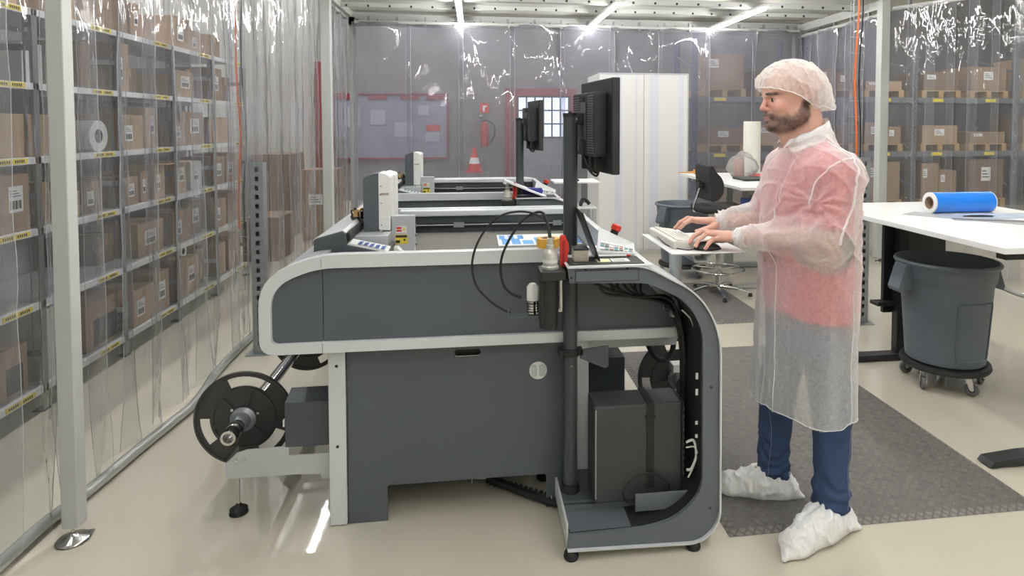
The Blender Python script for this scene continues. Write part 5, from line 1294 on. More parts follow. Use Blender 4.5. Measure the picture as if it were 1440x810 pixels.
# beard mask
wob = .006*vn(x*60, y*60, z*60)
zt = np.interp(x, [-.03,-.005,.015,.045,.075,.11], [-.005,-.020,-.056,-.060,-.050,-.047])
g = lambda a: 1/(1+np.exp(-np.clip(a, -30, 30)))
beard = g((zt+wob-z)/.0035)*g((x-(-.036)+wob)/.004)*g((z+.150)/.01)
neckcut = g((z-np.interp(x, [-.04,.02,.07,.1], [-.085,-.125,-.137,-.135]))/.006)
beard *= neckcut
lips = .55*np.exp(-((z+.0765)/.0055)**2)*g((x-.090)/.004)*g((.019-np.abs(y))/.002)+.8*np.exp(-((z+.0665)/.004)**2)*g((x-.092)/.004)*g((.018-np.abs(y))/.002)
beard *= 1-.95*np.clip(lips, 0, 1)
cheekbare = np.exp(-(((z+.050)/.016)**2+((x-.072)/.02)**2)*1.0)*g((np.abs(y)-.024)/.004); beard *= 1-.9*np.clip(cheekbare, 0, 1)
sc_ = .82+.22*vn(x*45, y*45, z*45)
brow = np.exp(-((z-.017-.0016*np.cos(np.abs(y)*60))/.0042)**2)*g((np.abs(y)-.012)/.003)*g((.056-np.abs(y))/.004)*g((x-.055)/.004)
scalp = g((z-np.interp(x, [-.09,-.03,.02,.09], [-.06,.01,.045,.085]))/.006)*.28
burn = g((x+.004)/.003)*g((.022-x)/.004)*g((.03-z)/.004)*g((z+.05)/.01)*g((np.abs(y)-.05)/.005)*.0
hair = np.clip(np.maximum.reduce([beard*sc_, brow*.95, scalp]), 0, 1)
displ = beard*.0022
blush = np.clip(lips*1.0+.55*np.exp(-(((x-.07)/.03)**2+((z+.028)/.02)**2))+.6*np.exp(-(((x-.115)/.012)**2+((z+.034)/.012)**2))+g((np.abs(y)-.078)/.002), 0, 1)
def addattr(me, nm, arr):
    a = me.attributes.new(nm, 'FLOAT', 'POINT'); a.data.foreach_set('value', np.asarray(arr, np.float32))
no = np.zeros(nv*3, np.float32); hme.vertex_normals.foreach_get('vector', no); no = no.reshape(-1,3)
co2 = co+no*(displ*(1+.8*vn(x*300, y*300, z*120)))[:,None]
hme.vertices.foreach_set('co', co2.ravel().astype(np.float32)); hme.update()
addattr(hme, 'hair', hair); addattr(hme, 'blush', blush)
MH = Matrix.Translation(HC) @ Matrix.Rotation(HA, 4, 'Z') @ Matrix.Rotation(math.radians(4), 4, 'Y') @ Matrix.Scale(HS, 4)
hme.transform(MH)
# ---- hands and forearms
def hand(pts, W, elbow, palm_up=.0, thumb=None):
    P = np.array([q for f in pts for q in f]+[W, elbow]+list(thumb)); lo = P.min(0)-.06; hi = P.max(0)+.06
    f = Field(lo, hi, .0019)
    W = Vector(W)
    for i, fg in enumerate(pts):
        r = [.0105,.0098,.0090,.0076][0:4] if i != 3 else [.0095,.0086,.0078,.0066]
        mc = Vector(fg[0]); base = W.lerp(mc, .12)+Vector((0,(i-1.5)*.006*(1 if pts[0][0][1] < pts[3][0][1] else -1),0))
        f.cap(base, mc, .0155, .0115, .010)
        f.cap(fg[0], fg[1], r[0], r[1], .006); 
        f.cap(fg[1], fg[2], r[1]*1.02, r[2], .003); f.cap(fg[2], fg[3], r[2], r[3], .003)
    f.cap(W.lerp(Vector(pts[0][0]), .5), W.lerp(Vector(pts[3][0]), .5), .0145, .0135, .012)
    f.cap(W.lerp(Vector(pts[0][0]), .8), W.lerp(Vector(pts[3][0]), .8), .0115, .0105, .010)
    f.cap(W, thumb[0], .018, .0155, .012); f.cap(thumb[0], thumb[1], .0145, .0108, .008); f.cap(thumb[1], thumb[2], .0108, .0086, .004)
    d = (Vector(elbow)-W)
    f.cap(W, W+d*.25, .0235, .027, .012); f.cap(W+d*.25, W+d*.75, .027, .040, .01); f.cap(W+d*.75, elbow, .040, .042, .01)
    me = f.nets('hand'); n = len(me.vertices); c = np.zeros(n*3, np.float32); me.vertices.foreach_get('co', c); c = c.reshape(-1,3)
    bl = np.zeros(n)
    for fg in pts:
        for q, s_, w_ in ((fg[0],.010,.5),(fg[1],.008,.5),(fg[3],.009,.8)): bl += w_*np.exp(-((c-np.array(q))**2).sum(1)/(s_**2))
    addattr(me, 'hair', np.zeros(n)); addattr(me, 'blush', np.clip(bl, 0, 1)); return me
WL = (1.052,2.398,1.112); EL = (1.255,2.135,1.150)
handL = hand([[(.968,2.497,1.113),(.925,2.507,1.120),(.890,2.511,1.101),(.872,2.512,1.078)],
              [(.962,2.478,1.117),(.918,2.487,1.124),(.882,2.490,1.102),(.866,2.490,1.077)],
              [(.966,2.458,1.113),(.925,2.461,1.118),(.892,2.459,1.094),(.880,2.457,1.070)],
              [(.976,2.440,1.101),(.944,2.436,1.100),(.921,2.430,1.081),(.910,2.428,1.064)]],
             WL, EL, thumb=[(1.008,2.503,1.086),(.966,2.522,1.074),(.938,2.522,1.069)])
WR = (1.066,2.655,1.135); ER = (1.245,2.60,1.150)
handR = hand([[(.978,2.668,1.137),(.938,2.672,1.143),(.906,2.676,1.126),(.886,2.678,1.104)],
              [(.970,2.688,1.140),(.928,2.694,1.146),(.893,2.699,1.127),(.872,2.702,1.102)],
              [(.973,2.710,1.136),(.933,2.719,1.141),(.901,2.727,1.121),(.883,2.731,1.098)],
              [(.984,2.730,1.126),(.952,2.742,1.128),(.927,2.751,1.110),(.912,2.756,1.092)]],
             WR, ER, thumb=[(1.022,2.628,1.117),(.978,2.622,1.108),(.944,2.630,1.098)])
def nails(pts, thumb):
    for i, (a, b, r) in enumerate([(f[2], f[3], .0088 if k < 3 else .0074) for k, f in enumerate(pts)]+[(thumb[1], thumb[2], .0096)]):
        a = Vector(a); b = Vector(b); d = (b-a).normalized(); side = d.cross(Vector((0,0,1))).normalized(); up = side.cross(d).normalized()
        if i == 4: up, side = (side*.75+up*.65).normalized(), None; side = d.cross(up).normalized()
        M = Matrix(((d.x,side.x,up.x,0),(d.y,side.y,up.y,0),(d.z,side.z,up.z,0),(0,0,0,1))); M.translation = b+d*.0005+up*r*.80
        MB().lathe([(0,.0013),(.5,.0012),(.85,.0008),(1,0)], (0,0,0), seg=16, caps=False).xf(M @ Matrix.Diagonal((.0062,.0048,1,1))).obj('fingernail', mat('nail', rgb(232,186,172), .3), person, smooth=True)
# ---- rest of the body, coarse, under the clothes
bf = Field((.95,1.98,-.02), (1.65,2.75,1.56), .009)
TR = [(.80,1.293,2.345,.105,.15),(.95,1.293,2.345,.115,.16),(1.08,1.296,2.345,.118,.160),(1.20,1.300,2.345,.116,.160),(1.32,1.302,2.345,.10,.155),(1.40,1.30,2.345,.075,.12),(1.44,1.295,2.345,.06,.08)]
bf.column(TR, 0)
bf.cap((1.30,2.345,1.40),(1.285,2.355,1.50),.06,.060,.02)
SHL = (1.31,2.175,1.365); SHR = (1.305,2.525,1.365)
for S_, E2, W2 in ((SHL, EL, WL), (SHR, ER, WR)):
    bf.cap((1.30,2.345,1.36), S_, .045, .045, .02); bf.cap(S_, E2, .045, .042, .01); bf.cap(E2, Vector(E2).lerp(Vector(W2), .5), .042, .036, .02)
LH, LK, LA = (1.31,2.262,.86), (1.352,2.245,.48), (1.345,2.235,.10)
RH, RK, RA = (1.295,2.43,.86), (1.245,2.475,.48), (1.238,2.492,.10)
for H_, K_, A_ in ((LH,LK,LA),(RH,RK,RA)):
    bf.cap(H_, K_, .085, .056, .03); bf.cap(K_, A_, .056, .040, .02)
for A_, T_ in ((LA,(1.17,2.15,.03)),(RA,(1.11,2.515,.03))): bf.cap((A_[0],A_[1],.04), T_, .036, .026, .02); bf.cap(A_,(A_[0],A_[1],.04),.038,.036,.02)
bme = bf.nets('torso'); nb = len(bme.vertices); addattr(bme, 'hair', np.zeros(nb)); addattr(bme, 'blush', np.zeros(nb))
# join into one body mesh
bmj = bmesh.new()
for mm_ in (bme, hme, handL, handR): bmj.from_mesh(mm_)
body = bpy.data.meshes.new('body'); bmj.to_mesh(body); bmj.free()
link('body', body, M_skin, person, smooth='all')
# eyes
for sy in (1, -1):
    c = MH @ Vector((.0805, sy*.031, -.0045))
    bm_e = bmesh.new(); bmesh.ops.create_uvsphere(bm_e, u_segments=24, v_segments=16, radius=.0134)
    me = bpy.data.meshes.new('eye'); bm_e.to_mesh(me); bm_e.free(); me.transform(Matrix.Translation(c))
    ey = link('eye', me, mat('eye_white', rgb(196,184,176), .2), person, smooth='all')
    fd = (MH.to_3x3() @ Vector((1, 0, -.18))).normalized()
    R3 = fd.to_track_quat('Z', 'Y').to_matrix().to_4x4()
    MB().lathe([(0,.0137),(.0035,.0132),(.0072,.0116)], (0,0,0), seg=24, caps=False).xf(Matrix.Translation(c) @ R3).obj('iris', mat('iris_brown', rgb(66,42,28), .15), ey, smooth=True)
    MB().lathe([(0,.0139),(.0014,.0138),(.0027,.01355)], (0,0,0), seg=20, caps=False).xf(Matrix.Translation(c) @ R3).obj('pupil', M_rubber, ey, smooth=True)
    # eyelid rims with lashes
    for zz, r_0 in ():
        pp = []
        for k in range(9):
            a = (k-4)/4; pp.append(MH @ Vector((.0805+math.sqrt(max(0,.0158**2-(a*.0125)**2-(zz*(1-a*a*.85))**2)), sy*.031+a*.0125, -.004+zz*(1-a*a*.85))))
        MB().tube(pp, r_0, 6).obj('eyelid_edge', mat('lash_dark', rgb(60,40,34), .6), ey, smooth=True)
# eyebrows: short hairs
random.seed(11)
hbv = BVHTree.FromPolygons([v.co[:] for v in hme.vertices], [p.vertices[:] for p in hme.polygons])
for sy in (1, -1):
    mmb = MB()
    for k in range(120):
        a = random.uniform(0, 1); yy = sy*(.012+a*.040); zz = .0165+.005*math.sin(a*2.4)+random.uniform(-.0042,.0042)*(1.15-a*.7)
        xx = .1065-.5*(max(0, a-.0)**2)*.045
        p = Vector((xx, yy, zz)); q = p+Vector((-.001*a, sy*.006, .002*(1-a*1.3)))
        pa, pb = hbv.find_nearest(MH @ p), hbv.find_nearest(MH @ q)
        mmb.tube([pa[0]+pa[1]*.0002, pb[0]+pb[1]*.0008], [.00038,.00012], 3, caps=False)
    o = mmb.obj('eyebrow', mat('hair_dark', rgb(48,36,30), .6), person)
nails([[(.968,2.497,1.113),(.925,2.507,1.120),(.890,2.511,1.101),(.872,2.512,1.078)],[(.962,2.478,1.117),(.918,2.487,1.124),(.882,2.490,1.102),(.866,2.490,1.077)],
       [(.966,2.458,1.113),(.925,2.461,1.118),(.892,2.459,1.094),(.880,2.457,1.070)],[(.976,2.440,1.101),(.944,2.436,1.100),(.921,2.430,1.081),(.910,2.428,1.064)]], [(1.008,2.503,1.086),(.966,2.522,1.074),(.938,2.522,1.069)])
nails([[(.978,2.668,1.137),(.938,2.672,1.143),(.906,2.676,1.126),(.886,2.678,1.104)],[(.970,2.688,1.140),(.928,2.694,1.146),(.893,2.699,1.127),(.872,2.702,1.102)],
       [(.973,2.710,1.136),(.933,2.719,1.141),(.901,2.727,1.121),(.883,2.731,1.098)],[(.984,2.730,1.126),(.952,2.742,1.128),(.927,2.751,1.110),(.912,2.756,1.092)]], [(1.022,2.628,1.117),(.978,2.622,1.108),(.944,2.630,1.098)])
for sy in (1, -1):
    pp = []
    for k in range(13):
        a = (k-6)/6*.98; q = hbv.find_nearest(MH @ Vector((.0945-.010*a*a, sy*.031+a*.0148, -.0042+.0050*math.sqrt(1-a*a)))); pp.append(q[0]+q[1]*.0004)
    MB().tube(pp, [.0004+.0008*math.sin(PI*(k+.5)/13) for k in range(13)], 6).obj('eyelashes', mat('lash_dark', rgb(46,32,28), .6), person, smooth=True)
# ---- jeans
M_jean = mat('denim', rgb(48,70,106), .85, var=.4, scale=16, bump=.4, bscale=500)
jf = Field((1.05,2.08,.055), (1.55,2.65,.98), .005)
jf.column([(.70,1.293,2.345,.128,.178),(.80,1.293,2.345,.135,.180),(.88,1.293,2.345,.125,.170),(.95,1.293,2.345,.120,.160)], 0)
for H_, K_, A_ in ((LH,LK,LA),(RH,RK,RA)):
    jf.cap((H_[0],H_[1],.78), K_, .096, .074, .04); jf.cap(K_, (A_[0],A_[1],.17), .074, .061, .03); jf.cap((A_[0],A_[1],.17), (A_[0]+.005,A_[1],.045), .063, .063, .02)
sl, X, Y, Z = jf.sub(jf.lo, jf.lo+jf.n*jf.h); HJ = lambda x, y: .080+.012*np.sin((x-1.2)*9)
jf.F = np.maximum(jf.F, HJ(X, Y)-Z)
jme = jf.nets('jeans'); open_cap(jme, lambda c: c.z < float(HJ(c.x, c.y))+.004, -1)
def jd(x, y, z):
    low = np.clip((.34-z)/.25, 0, 1)
    return .0022*vn(x*18, y*18, z*30)+low*(.0055*np.sin(z*85+vn(x*14,y*14,z*9)*7)+.006*vn(x*22,y*22,z*50))
displace(jme, jd)
jo = link('jeans', jme, M_jean, person, smooth='all'); md = jo.modifiers.new('th', 'SOLIDIFY'); md.thickness = .003
jb = BVHTree.FromPolygons([v.co[:] for v in jme.vertices], [p.vertices[:] for p in jme.polygons])
def snap(bvh, pts, off=.001, n=10):
    out = []
    for p in cr(pts, n):
        q = bvh.find_nearest(p)
        out.append(q[0]+q[1]*off)
    return out
for pts in ([(1.16,2.45,.62),(1.17,2.43,.45),(1.19,2.42,.30),(1.19,2.43,.20),(1.185,2.44,.09)], [(1.40,2.16,.6),(1.40,2.17,.4),(1.395,2.16,.25),(1.39,2.16,.09)]):
    MB().tube(snap(jb, pts), .0014, 5).obj('denim_seam', mat('seam_thread', rgb(120,124,150), .8), jo, smooth=True)
for A_ in (LA, RA):
    pp = []
    for k in range(28):
        a = 2*PI*k/28; q = jb.find_nearest(Vector((A_[0]+.09*math.cos(a), A_[1]+.09*math.sin(a), .105))); pp.append(q[0]+q[1]*.001)
    MB().tube(pp, .0016, 5, closed=True).obj('hem_stitch', mat('seam_dark', rgb(30,46,84), .8), jo, smooth=True)
# ---- red T-shirt
def torso_rows(g):
    return [(.40,1.280,2.345,.168+g,.235+g),(.50,1.283,2.345,.166+g,.232+g),(.64,1.288,2.345,.164+g,.230+g),(.78,1.293,2.345,.163+g,.228+g),(.925,1.295,2.345,.162+g,.227+g),(1.07,1.298,2.345,.163+g,.225+g),(1.18,1.298,2.345,.162+g,.222+g),(1.29,1.300,2.345,.152+g,.215+g),(1.36,1.303,2.345,.135+g,.205+g),(1.40,1.303,2.345,.122+g,.188+g),(1.435,1.302,2.347,.110+g,.155+g),(1.47,1.299,2.35,.100+g,.118+g),(1.50,1.294,2.353,.092+g,.094+g),(1.53,1.288,2.355,.085+g,.084+g),(1.60,1.286,2.355,.080+g,.080+g)]
sf = Field((1.02,1.98,.74), (1.58,2.75,1.56), .0065)
sf.column([r for r in torso_rows(-.020) if r[0] > .7], .0)
for S_, E2 in ((SHL, EL), (SHR, ER)):
    sf.cap((1.30,2.345,1.37), S_, .083, .072, .03); sf.cap(S_, Vector(S_).lerp(Vector(E2), .92), .070, .060, .02)
sl, X, Y, Z = sf.sub(sf.lo, sf.lo+sf.n*sf.h); HSH = lambda x, y: .838-(x-1.1)*.09
sf.F = np.maximum(sf.F, HSH(X, Y)-Z)
sme = sf.nets('t_shirt'); open_cap(sme, lambda c: c.z < HSH(c.x, c.y)+.005, -1)
displace(sme, lambda x, y, z: .003*vn(x*14, y*14, z*10))
eL = Vector(SHL).lerp(Vector(EL), .9); dL = (Vector(EL)-Vector(SHL)).normalized(); eR = Vector(SHR).lerp(Vector(ER), .9); dR = (Vector(ER)-Vector(SHR)).normalized()
def keep_s(c):
    if (c-eL).dot(dL) > 0 and (c-eL).length < .16 and c.y < 2.24: return False
    if (c-eR).dot(dR) > 0 and (c-eR).length < .12 and c.y > 2.5: return False
    if c.z > 1.480+(c.x-1.281)*.50: return False
    return True
cutmesh(sme, keep_s)
ts = link('t_shirt', sme, mat('red_cotton', rgb(192,20,48), .9, var=.12, scale=12), person, smooth='all'); md = ts.modifiers.new('th', 'SOLIDIFY'); md.thickness = .003
# ---- gown
M_gown = cloth('nonwoven_white', (.95,.94,.94,1), .41, .08, scale=80, trl=.3)
M_seam = cloth('nonwoven_folded', (.9,.9,.9,1), .85, .05, scale=60, trl=.2)
gf = Field((.98,1.94,.34), (1.62,2.78,1.64), .0052)
gf.column(torso_rows(.0), .0)
MIDL = Vector(EL).lerp(Vector(WL), .45); MIDR = Vector(ER).lerp(Vector(WR), .45)
for S_, E2, MD, W2 in ((SHL, EL, MIDL, WL), (SHR, ER, MIDR, WR)):
    gf.cap((1.298,2.345,1.375), S_, .095, .086, .05); gf.cap(S_, E2, .088, .078, .035); gf.cap(E2, MD, .078, .066, .03); gf.cap(MD, W2, .066, .037, .02)
    gf.cap(W2, Vector(W2)+(Vector(W2)-Vector(E2)).normalized()*.02, .036, .036, .01)
gf.cap(Vector(EL)+Vector((.0,.0,-.01)), MIDL+Vector((.03,-.02,-.020)), .070, .055, .03)
def HG(x, y):
    th = np.arctan2(y-2.345, x-1.29)
    return .452+.018*np.sin(th*2+.4)+.028/(1+np.exp(-(x-1.335)/.006))*(y < 2.33)
NG = lambda x, y: 1.506+(x-1.281)*.50
sl, X, Y, Z = gf.sub(gf.lo, gf.lo+gf.n*gf.h)
gf.F = np.maximum(np.maximum(gf.F, HG(X, Y)-Z), Z-NG(X, Y))
gme = gf.nets('gown'); open_cap(gme, lambda c: c.z < float(HG(c.x, c.y))+.005, -1); open_cap(gme, lambda c: c.z > NG(c.x, c.y)-.006, 1)
def gd(x, y, z):
    d = .006*vn(x*9, y*9, z*7)+.0020*vn(x*26, y*26, z*22)
    u_ = x*.75+z*.66; v_ = z*.75-x*.66
    up = 1/(1+np.exp(-(z-1.0)/.05))
    d += up*(.0065*(1-np.abs(vn(u_*17+3, v_*4.5, y*5)))**7+.0045*(1-np.abs(vn(u_*9, v_*26+5, y*9)))**8)
    d += (1-up)*.0035*(1-np.abs(vn(x*13+1, y*13, z*2.4)))**7
    sk_ = np.clip((.95-z)/.4, 0, 1)
    th_2 = np.arctan2(y-2.345, x-1.29)
    d += sk_*(.012*vn(th_2*2.1+5, z*1.3, 0*z)+.006*np.sin(th_2*9+vn(z*3, x*2, y*2)*2))
    # diagonal stretch folds from the armpit
    dd = np.sqrt((x-1.205)**2+(y-2.15)**2+(z-1.28)**2)
    an = np.arctan2(z-1.28, x-1.205)
    d += .0035*np.exp(-((dd-.07)/.06)**2)*np.sin(an*9+vn(x*20,y*20,z*20)*1.5)
    # sleeve wrinkles across the forearm and at the cuff
    for W2, E2 in ((WL, EL), (WR, ER)):
        v = np.array(E2)-np.array(W2); L_ = np.linalg.norm(v); v = v/L_
        t = (x-W2[0])*v[0]+(y-W2[1])*v[1]+(z-W2[2])*v[2]; r = np.sqrt(np.maximum(0, (x-W2[0])**2+(y-W2[1])**2+(z-W2[2])**2-t*t))
        on = (t > -.03) & (t < L_+.04) & (r < .11)
        d += on*(.0050*vn(x*16+3, y*16, z*34)+.0045*np.sin(t*55+vn(x*12,y*12,z*12)*4)*np.exp(-((t-L_*.95)/.10)**2)+.0035*np.sin(t*240+3*vn(x*30,y*30,z*30))*np.exp(-(t/.035)**2))
    return d
displace(gme, gd)
wl = Vector(WL); wdl = (wl-Vector(EL)).normalized(); wr = Vector(WR); wdr = (wr-Vector(ER)).normalized()
def keep_g(c):
    if (c-wl).dot(wdl) > .012 and (c-wl).length < .12: return False
    if (c-wr).dot(wdr) > .012 and (c-wr).length < .12: return False
    return True
cutmesh(gme, keep_g)
gw = link('gown', gme, M_gown, person, smooth='all')
gb = BVHTree.FromPolygons([v.co[:] for v in gme.vertices], [p.vertices[:] for p in gme.polygons])
def seam(pts, r, name='gown_seam', off=.001):
    q = snap(gb, pts, off, 8)
    return MB().tube(q, r, 6).obj(name, M_seam, gw, smooth=True)
seam([(1.315,2.27,1.47),(1.33,2.22,1.44),(1.33,2.16,1.42),(1.33,2.10,1.38),(1.32,2.08,1.32),(1.31,2.07,1.26),(1.27,2.05,1.20),(1.25,2.05,1.14)], .0042)
seam([(1.33,2.13,1.42),(1.26,2.12,1.40),(1.21,2.14,1.35),(1.19,2.15,1.27)], .0035)
seam([(1.33,2.13,1.42),(1.39,2.11,1.40),(1.43,2.14,1.35),(1.46,2.17,1.29)], .0035)
seam([(1.175,2.25,1.43),(1.12,2.27,1.33),(1.10,2.28,1.2),(1.10,2.28,1.0),(1.10,2.27,.8),(1.09,2.25,.6),(1.09,2.25,.45)], .0019, 'front_edge')
seam([(1.36,2.10,.95),(1.37,2.10,.8),(1.37,2.09,.6),(1.37,2.09,.44)], .0022, 'side_seam')
for k, (pts) in enumerate([] and [[(1.17,2.2,1.38),(1.2,2.17,1.33),(1.21,2.13,1.27)],[(1.14,2.2,1.30),(1.17,2.17,1.27),(1.20,2.14,1.24)],[(1.13,2.2,1.2),(1.18,2.15,1.21),(1.21,2.12,1.22)],[(1.26,2.06,1.32),(1.24,2.06,1.27),(1.23,2.07,1.22)],[(1.12,2.24,1.25),(1.12,2.24,1.12),(1.12,2.24,1.0)]]):
    seam(pts, .0014, 'crease')
bt = MB().lathe([(0,-.001),(.008,0),(.007,.003),(0,.0035)], (0,0,0), seg=12)
q = gb.find_nearest(Vector((1.40,2.07,1.29))); bt.xf(Matrix.Translation(q[0]) @ q[1].to_track_quat('Z','Y').to_matrix().to_4x4()).obj('weld_spot', M_seam, gw)
# hem band and cuffs
pp = []
for k in range(90):
    th = 2*PI*k/90; xx = 1.283+.19*math.cos(th); yy = 2.345+.26*math.sin(th)
    q = gb.find_nearest(Vector((xx, yy, float(HG(xx, yy))+.006))); q = gb.find_nearest(Vector((q[0].x, q[0].y, float(HG(q[0].x, q[0].y))+.004))); pp.append(q[0]+q[1]*.0005)
MB().tube(pp, .0016, 6, closed=True).obj('hem_edge', M_seam, gw, smooth=True)
for W2, wd in ((wl, wdl), (wr, wdr)):
    u = Vector((0,0,1)); v = wd.cross(u).normalized(); u = v.cross(wd)
    mmb = MB(); base = []
    for j in range(5):
        ring_ = []
        for k in range(40):
            a = 2*PI*k/40; r = .0345+.0022*math.sin(k*1.26+j*.4)+.003*(j == 4); ring_.append(W2+wd*(-.014+j*.010+.0015*math.sin(k*.63))+(u*math.cos(a)*.95+v*math.sin(a))*r)
        base.append(ring_)
    vs = [p for r_r in base for p in r_r]; fs = [(j*40+k, j*40+(k+1) % 40, (j+1)*40+(k+1) % 40, (j+1)*40+k) for j in range(4) for k in range(40)]
    mmb.add(vs, fs).obj('cuff', M_seam, gw, smooth='all')
# collar: standing band with folded points, tilted
rows = []
NC = 56
for j in range(6):
    row = []
    for k in range(NC):
        t = k/(NC-1); a = PI+math.radians(24)+(2*PI-math.radians(48))*t        # open at the front
        ca, sa = math.cos(a), math.sin(a)
        rr = .0985-.0038*min(j,3)+.004*max(0,j-3); ry = .0985-.0038*min(j,3)+.004*max(0,j-3)
        zc = 1.484+.0195*min(j, 3)-.012*max(0, j-3)+.50*(ca*.080)+.0012*math.sin(k*.9+j)
        fr_ = max(0, -ca-.55)/.45
        row.append((1.281+ca*rr-.012*fr_*(j > 3), 2.355+sa*ry, zc-.002*fr_*(j)))
    rows.append(row)
vs = [p for r_r in rows for p in r_r]; fs = [(j*NC+k, j*NC+k+1, (j+1)*NC+k+1, (j+1)*NC+k) for j in range(5) for k in range(NC-1)]
MB().add(vs, fs).obj('collar', M_seam, gw, smooth='all')
MB().add([(1.206,2.325,1.480),(1.160,2.285,1.466),(1.158,2.280,1.474),(1.180,2.275,1.500),(1.220,2.290,1.510)], [(0,1,2,3,4)]).obj('collar_point', M_seam, gw)
# ---- hair net
cf = Field((-.19,-.125,-.09), (.15,.125,.17), .0024)
cf.ell((-.012,0,.040),(.122,.092,.100), 0)
cf.ell((-.035,0,.0),(.075,.098,.062), .03)
cf.ell((.050,0,.052),(.074,.076,.062), .03)
cf.ell((-.105,0,.010),(.040,.066,.050), .04)
cf.ell((-.118,-.0,-.035),(.052,.060,.022), .035, rot=[[.9,0,.42],[0,1,0],[-.42,0,.9]])
cf.cap((-.12,0,-.01),(-.160,0,-.012),.030,.014,.03)
cme = cf.nets('hair_net')
def cdp(x, y, z):
    a = np.arctan2(y, x+.0001)
    rd = 1-np.abs(vn(x*22+7, y*22, z*9)); rd2 = 1-np.abs(vn(x*45, y*45, z*22+9))
    low = np.clip((.07-z)/.09, 0, 1)
    return .0060*(rd**7)+.0035*rd2**7+low*.0022*np.sin(x*190+vn(x*20,y*20,z*20)*2.5)+.002*vn(x*12,y*12,z*12)
displace(cme, cdp)
edge = lambda x: np.interp(x, [-.20,-.14,-.10,-.06,-.03,0,.04,.105,.14], [-.050,-.058,-.060,-.052,-.034,-.010,.016,.040,.046])
cutmesh(cme, lambda c: c.z > edge(c.x))
pts_e = []
cb_ = BVHTree.FromPolygons([v.co[:] for v in cme.vertices], [p.vertices[:] for p in cme.polygons])
for k in range(90):
    a = 2*PI*k/90; x = -.025+.14*math.cos(a); y = .10*math.sin(a)
    q = cb_.find_nearest(Vector((x, y, float(edge(x))+.001))); pts_e.append(MH @ (q[0]+q[1]*.0005))
cme.transform(MH)
M_net = cloth('hair_net_fabric', (.98,.96,.95,1), .42, .10, scale=70, trl=.35)
hn = link('hair_net', cme, M_net, person, smooth='all')
MB().tube(pts_e, .0022, 6, closed=True).obj('elastic_edge', M_seam, hn, smooth=True)
cb2 = BVHTree.FromPolygons([v.co[:] for v in cme.vertices], [p.vertices[:] for p in cme.polygons])
random.seed(21)
for k in range(0):
    x0 = random.uniform(-.12,.11); z0 = max(float(edge(x0))+.003, random.uniform(-.02,.10)); x1 = x0+random.uniform(-.05,.015); z1 = z0+random.uniform(.03,.07)
    pl_ = [MH @ Vector((x0+(x1-x0)*t+.006*math.sin(t*5+k), .11*math.cos((t-.3)*.7), z0+(z1-z0)*t)) for t in (0,.33,.66,1)]
    MB().tube(snap(cb2, pl_, .0004, 5), [.0007]*16, 5).obj('pleat', M_seam, hn, smooth=True)
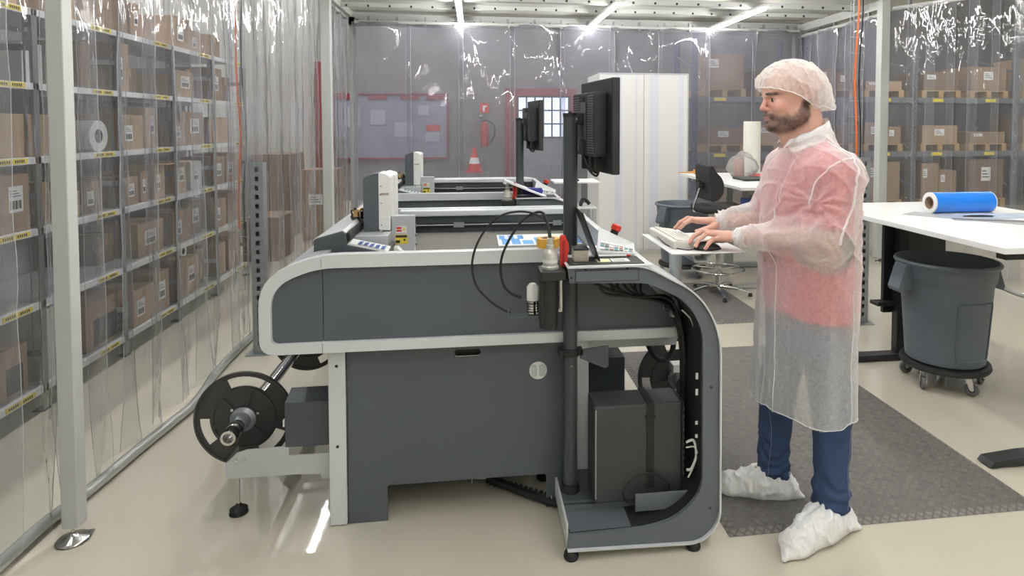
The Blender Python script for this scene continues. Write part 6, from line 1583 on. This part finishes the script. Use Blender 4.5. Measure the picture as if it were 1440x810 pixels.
# ---- shoe covers (things worn: parts of the person)
def shoe(A, heel, toe, tail, seed):
    f = Field((min(heel[0],toe[0])-.09, min(heel[1],toe[1])-.12, -.0), (max(heel[0],toe[0])+.12, max(heel[1],toe[1])+.12, .24), .004)
    f.cap((heel[0],heel[1],.045), (toe[0],toe[1],.030), .058, .050, .02)
    mid = Vector(heel).lerp(Vector(toe), .45)
    f.cap((mid.x,mid.y,.05), (toe[0],toe[1],.036), .066, .046, .02)
    f.cap((A[0],A[1],.045), (A[0],A[1],.14), .056, .036, .02)
    f.cap((A[0],A[1],.045), (mid.x,mid.y,.05), .066, .062, .03)
    f.cap((toe[0],toe[1],.028), tail[0], .040, .010, .03)
    f.cap((heel[0],heel[1],.03), tail[1], .045, .010, .03)
    sl, X, Y, Z = f.sub(f.lo, f.lo+f.n*f.h)
    f.F = np.maximum(f.F, .0045-Z+0*X)
    me = f.nets('shoe_cover')
    def sd(x, y, z):
        up_ = np.clip(z/.04, 0, 1)
        rd = 1-np.abs(vn(x*24+seed, y*24, z*16)); r2 = 1-np.abs(vn(x*50+seed, y*50, z*30))
        a = np.arctan2(y-A[1], x-A[0])
        return up_*(.012*(rd**3-.4)+.004*(r2**3-.4)+np.clip((z-.07)/.05, 0, 1)*.005*np.sin(a*14))
    displace(me, sd)
    cutmesh(me, lambda c: c.z < .135)
    o = link('shoe_cover', me, mat('shoe_cover_white', rgb(240,240,240), .55, var=.02), person, smooth='all')
    return o
LT, LHh = (1.150,2.135,0), (1.385,2.250,0); shoe(LA, LHh, LT, [(1.082,2.085,.012),(1.455,2.215,.014)], 1.3)
RT, RHh = (1.065,2.530,0), (1.270,2.475,0); shoe(RA, RHh, RT, [(1.045,2.545,.03),(1.338,2.425,.022)], 5.7)
MB().tube([(1.166,2.49,.125),(1.160,2.49,.085)], .008, 8).obj('shoe_tab', mat('tab_tan', rgb(206,184,120), .7), person, smooth=True)

# ================================================================== groups of alike things
GR = {'cardboard_box': 'boxes on the left shelving', 'wooden_pallet': 'pallets in the far rack', 'pallet_box': 'boxes on the rack pallets', 'tube_lamp': 'tube lamps under the tent roof',
      'frame_post': 'grey tent frame posts', 'roof_beam': 'tent roof beams', 'strip_curtain': 'clear tent curtains', 'guard_post': 'slotted guard posts', 'wire_cable_tray': 'upright wire cable trays',
      'orange_cable_bundle': 'orange cables in the wire trays', 'cutting_table': 'flatbed cutting tables', 'operator_console': 'operator consoles', 'tower_computer': 'tower computers in the consoles',
      'monitor': 'monitors on the console posts', 'tool_holder': 'tool holders of the cutting tables', 'red_cutter': 'red cutters in the tool holders', 'control_keypad': 'keypads of the consoles',
      'emergency_stop': 'emergency stop buttons', 'waste_bin': 'grey round waste bins', 'bin_dolly': 'wheeled bin dollies', 'work_table': 'white standing tables', 'floor_mat': 'dark rubber floor mats',
      'red_door_leaf': 'dark red door leaves', 'cardboard_crate': 'brown crates beyond the left curtain', 'film_roll': 'film rolls on the left shelving'}
for o in bpy.data.objects:
    if o.parent is None and o.get('category'):
        g_ = GR.get(o.name.split('.')[0])
        if g_: o['group'] = g_
